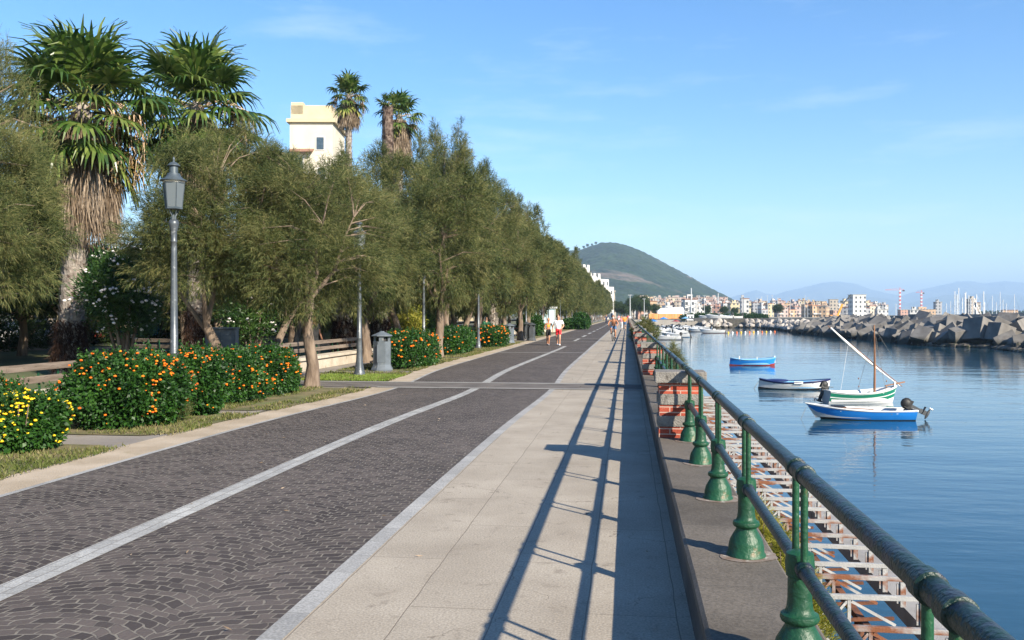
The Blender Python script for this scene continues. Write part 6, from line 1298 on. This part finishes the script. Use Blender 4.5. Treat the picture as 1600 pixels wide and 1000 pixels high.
person(p, R(-6), 1.75, 'shirtless man with a pale face mask and blue shorts riding a bicycle toward the camera', 'skin_tan', None, 'c_blue', 'c_black', mask='c_white',
       J=dict(pel=(0, .24, .98), waist=(0, .17, 1.11), chest=(0, .02, 1.30), neck=(0, -.07, 1.46), head=(0, -.12, 1.58), shL=(.2, -.02, 1.40), elL=(.33, -.10, 1.18), wrL=(.28, -.24, 1.04), haL=(.27, -.29, 1.03), shR=(-.2, -.02, 1.40), elR=(-.33, -.10, 1.18), wrR=(-.28, -.24, 1.04), haR=(-.27, -.29, 1.03),
              hiL=(.09, .2, .94), knL=(.14, -.10, .66), anL=(.13, .04, .28), toL=(.13, -.10, .20), hiR=(-.09, .2, .94), knR=(-.16, -.17, .80), anR=(-.16, .12, .56), toR=(-.15, -.02, .48)))
bicycle(G(805, 531.5)+Vector((0, 0, 0)), R(75), M['bike_red'], 'red bicycle parked behind the pale litter bin')
person(G(976, 515.8), R(180), 1.74, 'man in an orange shirt and blue shorts seen from behind far down the pavement', 'skin', 'c_orange', 'c_blue')
person(G(971, 514.8), R(170), 1.6, 'woman in pink top and pale trousers walking beside the man in the orange shirt', 'skin', 'c_pink', 'c_white', hair='hair_fair', fem=True, botm='long', longhair=True)
person(G(947.5, 507), R(10), 1.78, 'person in dark blue clothes standing at the edge of the far verge', 'skin', 'c_navy', 'c_navy', botm='long')
person(G(958, 503.5), R(0), 1.7, 'small distant person in grey on the far road', 'skin', 'c_grey', 'c_navy', botm='long')
person(G(967, 504), R(20), 1.7, 'small distant person in a pink and white top on the far road', 'skin', 'c_pink', 'c_white')
person(G(984, 506), R(0), 1.7, 'distant person in white leaning at the far parapet', 'skin', 'c_white', 'c_navy', botm='long')
person(G(981.5, 503), R(0), 1.72, 'distant person in red near the far parapet', 'skin', 'c_red', 'c_navy', botm='long')
person(W(491, 33), R(60), 1.72, 'dark figure walking in the shade of the park between the tree trunks', 'skin_tan', 'c_black', 'c_black', botm='long')
person(W(760, 56), R(20), 1.6, 'person in a green shirt sitting behind the last clipped hedge', 'skin', 'c_green', 'c_navy')
# blue glazed kiosk and planters at the side path
t = thing('kiosk', 'pale blue glazed kiosk behind the walking couple at the side path', 'kiosk', W(838, 92), R(20)); mb = MB(); mb.box((0, 0, 1.35), (3.4, 2, 2.1)); mb.build('glass_wall', pm('blue_glass', (.28, .42, .48), (.4, .52, .56), 1, .15, spec=.8), t)
mb = MB(); [mb.box((x, -1.02, 1.35), (.08, .06, 2.2)) for x in (-1.7, -.85, 0, .85, 1.7)]; mb.build('frame', M['metal'], t); mb = MB(); mb.box((0, 0, 2.5), (3.8, 2.4, .18)); mb.build('roof', M['b_grey'], t); mb = MB(); mb.box((0, 0, .15), (3.5, 2.1, .3)); mb.build('base', M['bench_stone'], t)
for i, (x_, y_, s_) in enumerate(((1103, 627, .9),)): 
    p = G(x_, y_, -.85); tag(MB().box((p.x-.1, 29.3, -1.2), (1.5, 1.1, .45)).build('concrete_landing', M['wall'], bevel=.04), 'brown stone landing at the far end of the steel trusses', 'landing')
# fallen leaves and litter on the paving
rng = np.random.default_rng(8); n = 130; P = np.stack([rng.uniform(-5.8, .2, n), 3.5+rng.random(n)**1.5*30, np.full(n, .012)], 1)
Dr = np.stack([rng.normal(size=n), rng.normal(size=n), rng.normal(size=n)*.12], 1)
tag(np_mesh('fallen_leaves', leaf_cards(rng, P, Dr, .03+rng.random(n)*.04, .012), 0, M['thatch']), 'scattered dry leaves lying on the paving', 'leaves', kind='stuff')
# ---------------- the air: one even volume round the whole scene ----------------
mh = D.materials.new('air'); mh.use_nodes = True; nt = mh.node_tree; nt.nodes.remove(nt.nodes['Principled BSDF'])
pv = nt.nodes.new('ShaderNodeVolumePrincipled'); pv.inputs['Color'].default_value = (.50, .72, 1.0, 1); pv.inputs['Density'].default_value = HAZE; pv.inputs['Anisotropy'].default_value = .0
nt.links.new(pv.outputs[0], nt.nodes['Material Output'].inputs['Volume'])
hz = MB().box((4250, 12150, 375), (25600, 25000, 770)).build('haze', mh); hz.location = (0, 0, 0); tag(hz, kind='stuff')
hz['label'] = 'thin blue haze lying over the bay and the mountains'; hz['category'] = 'haze'
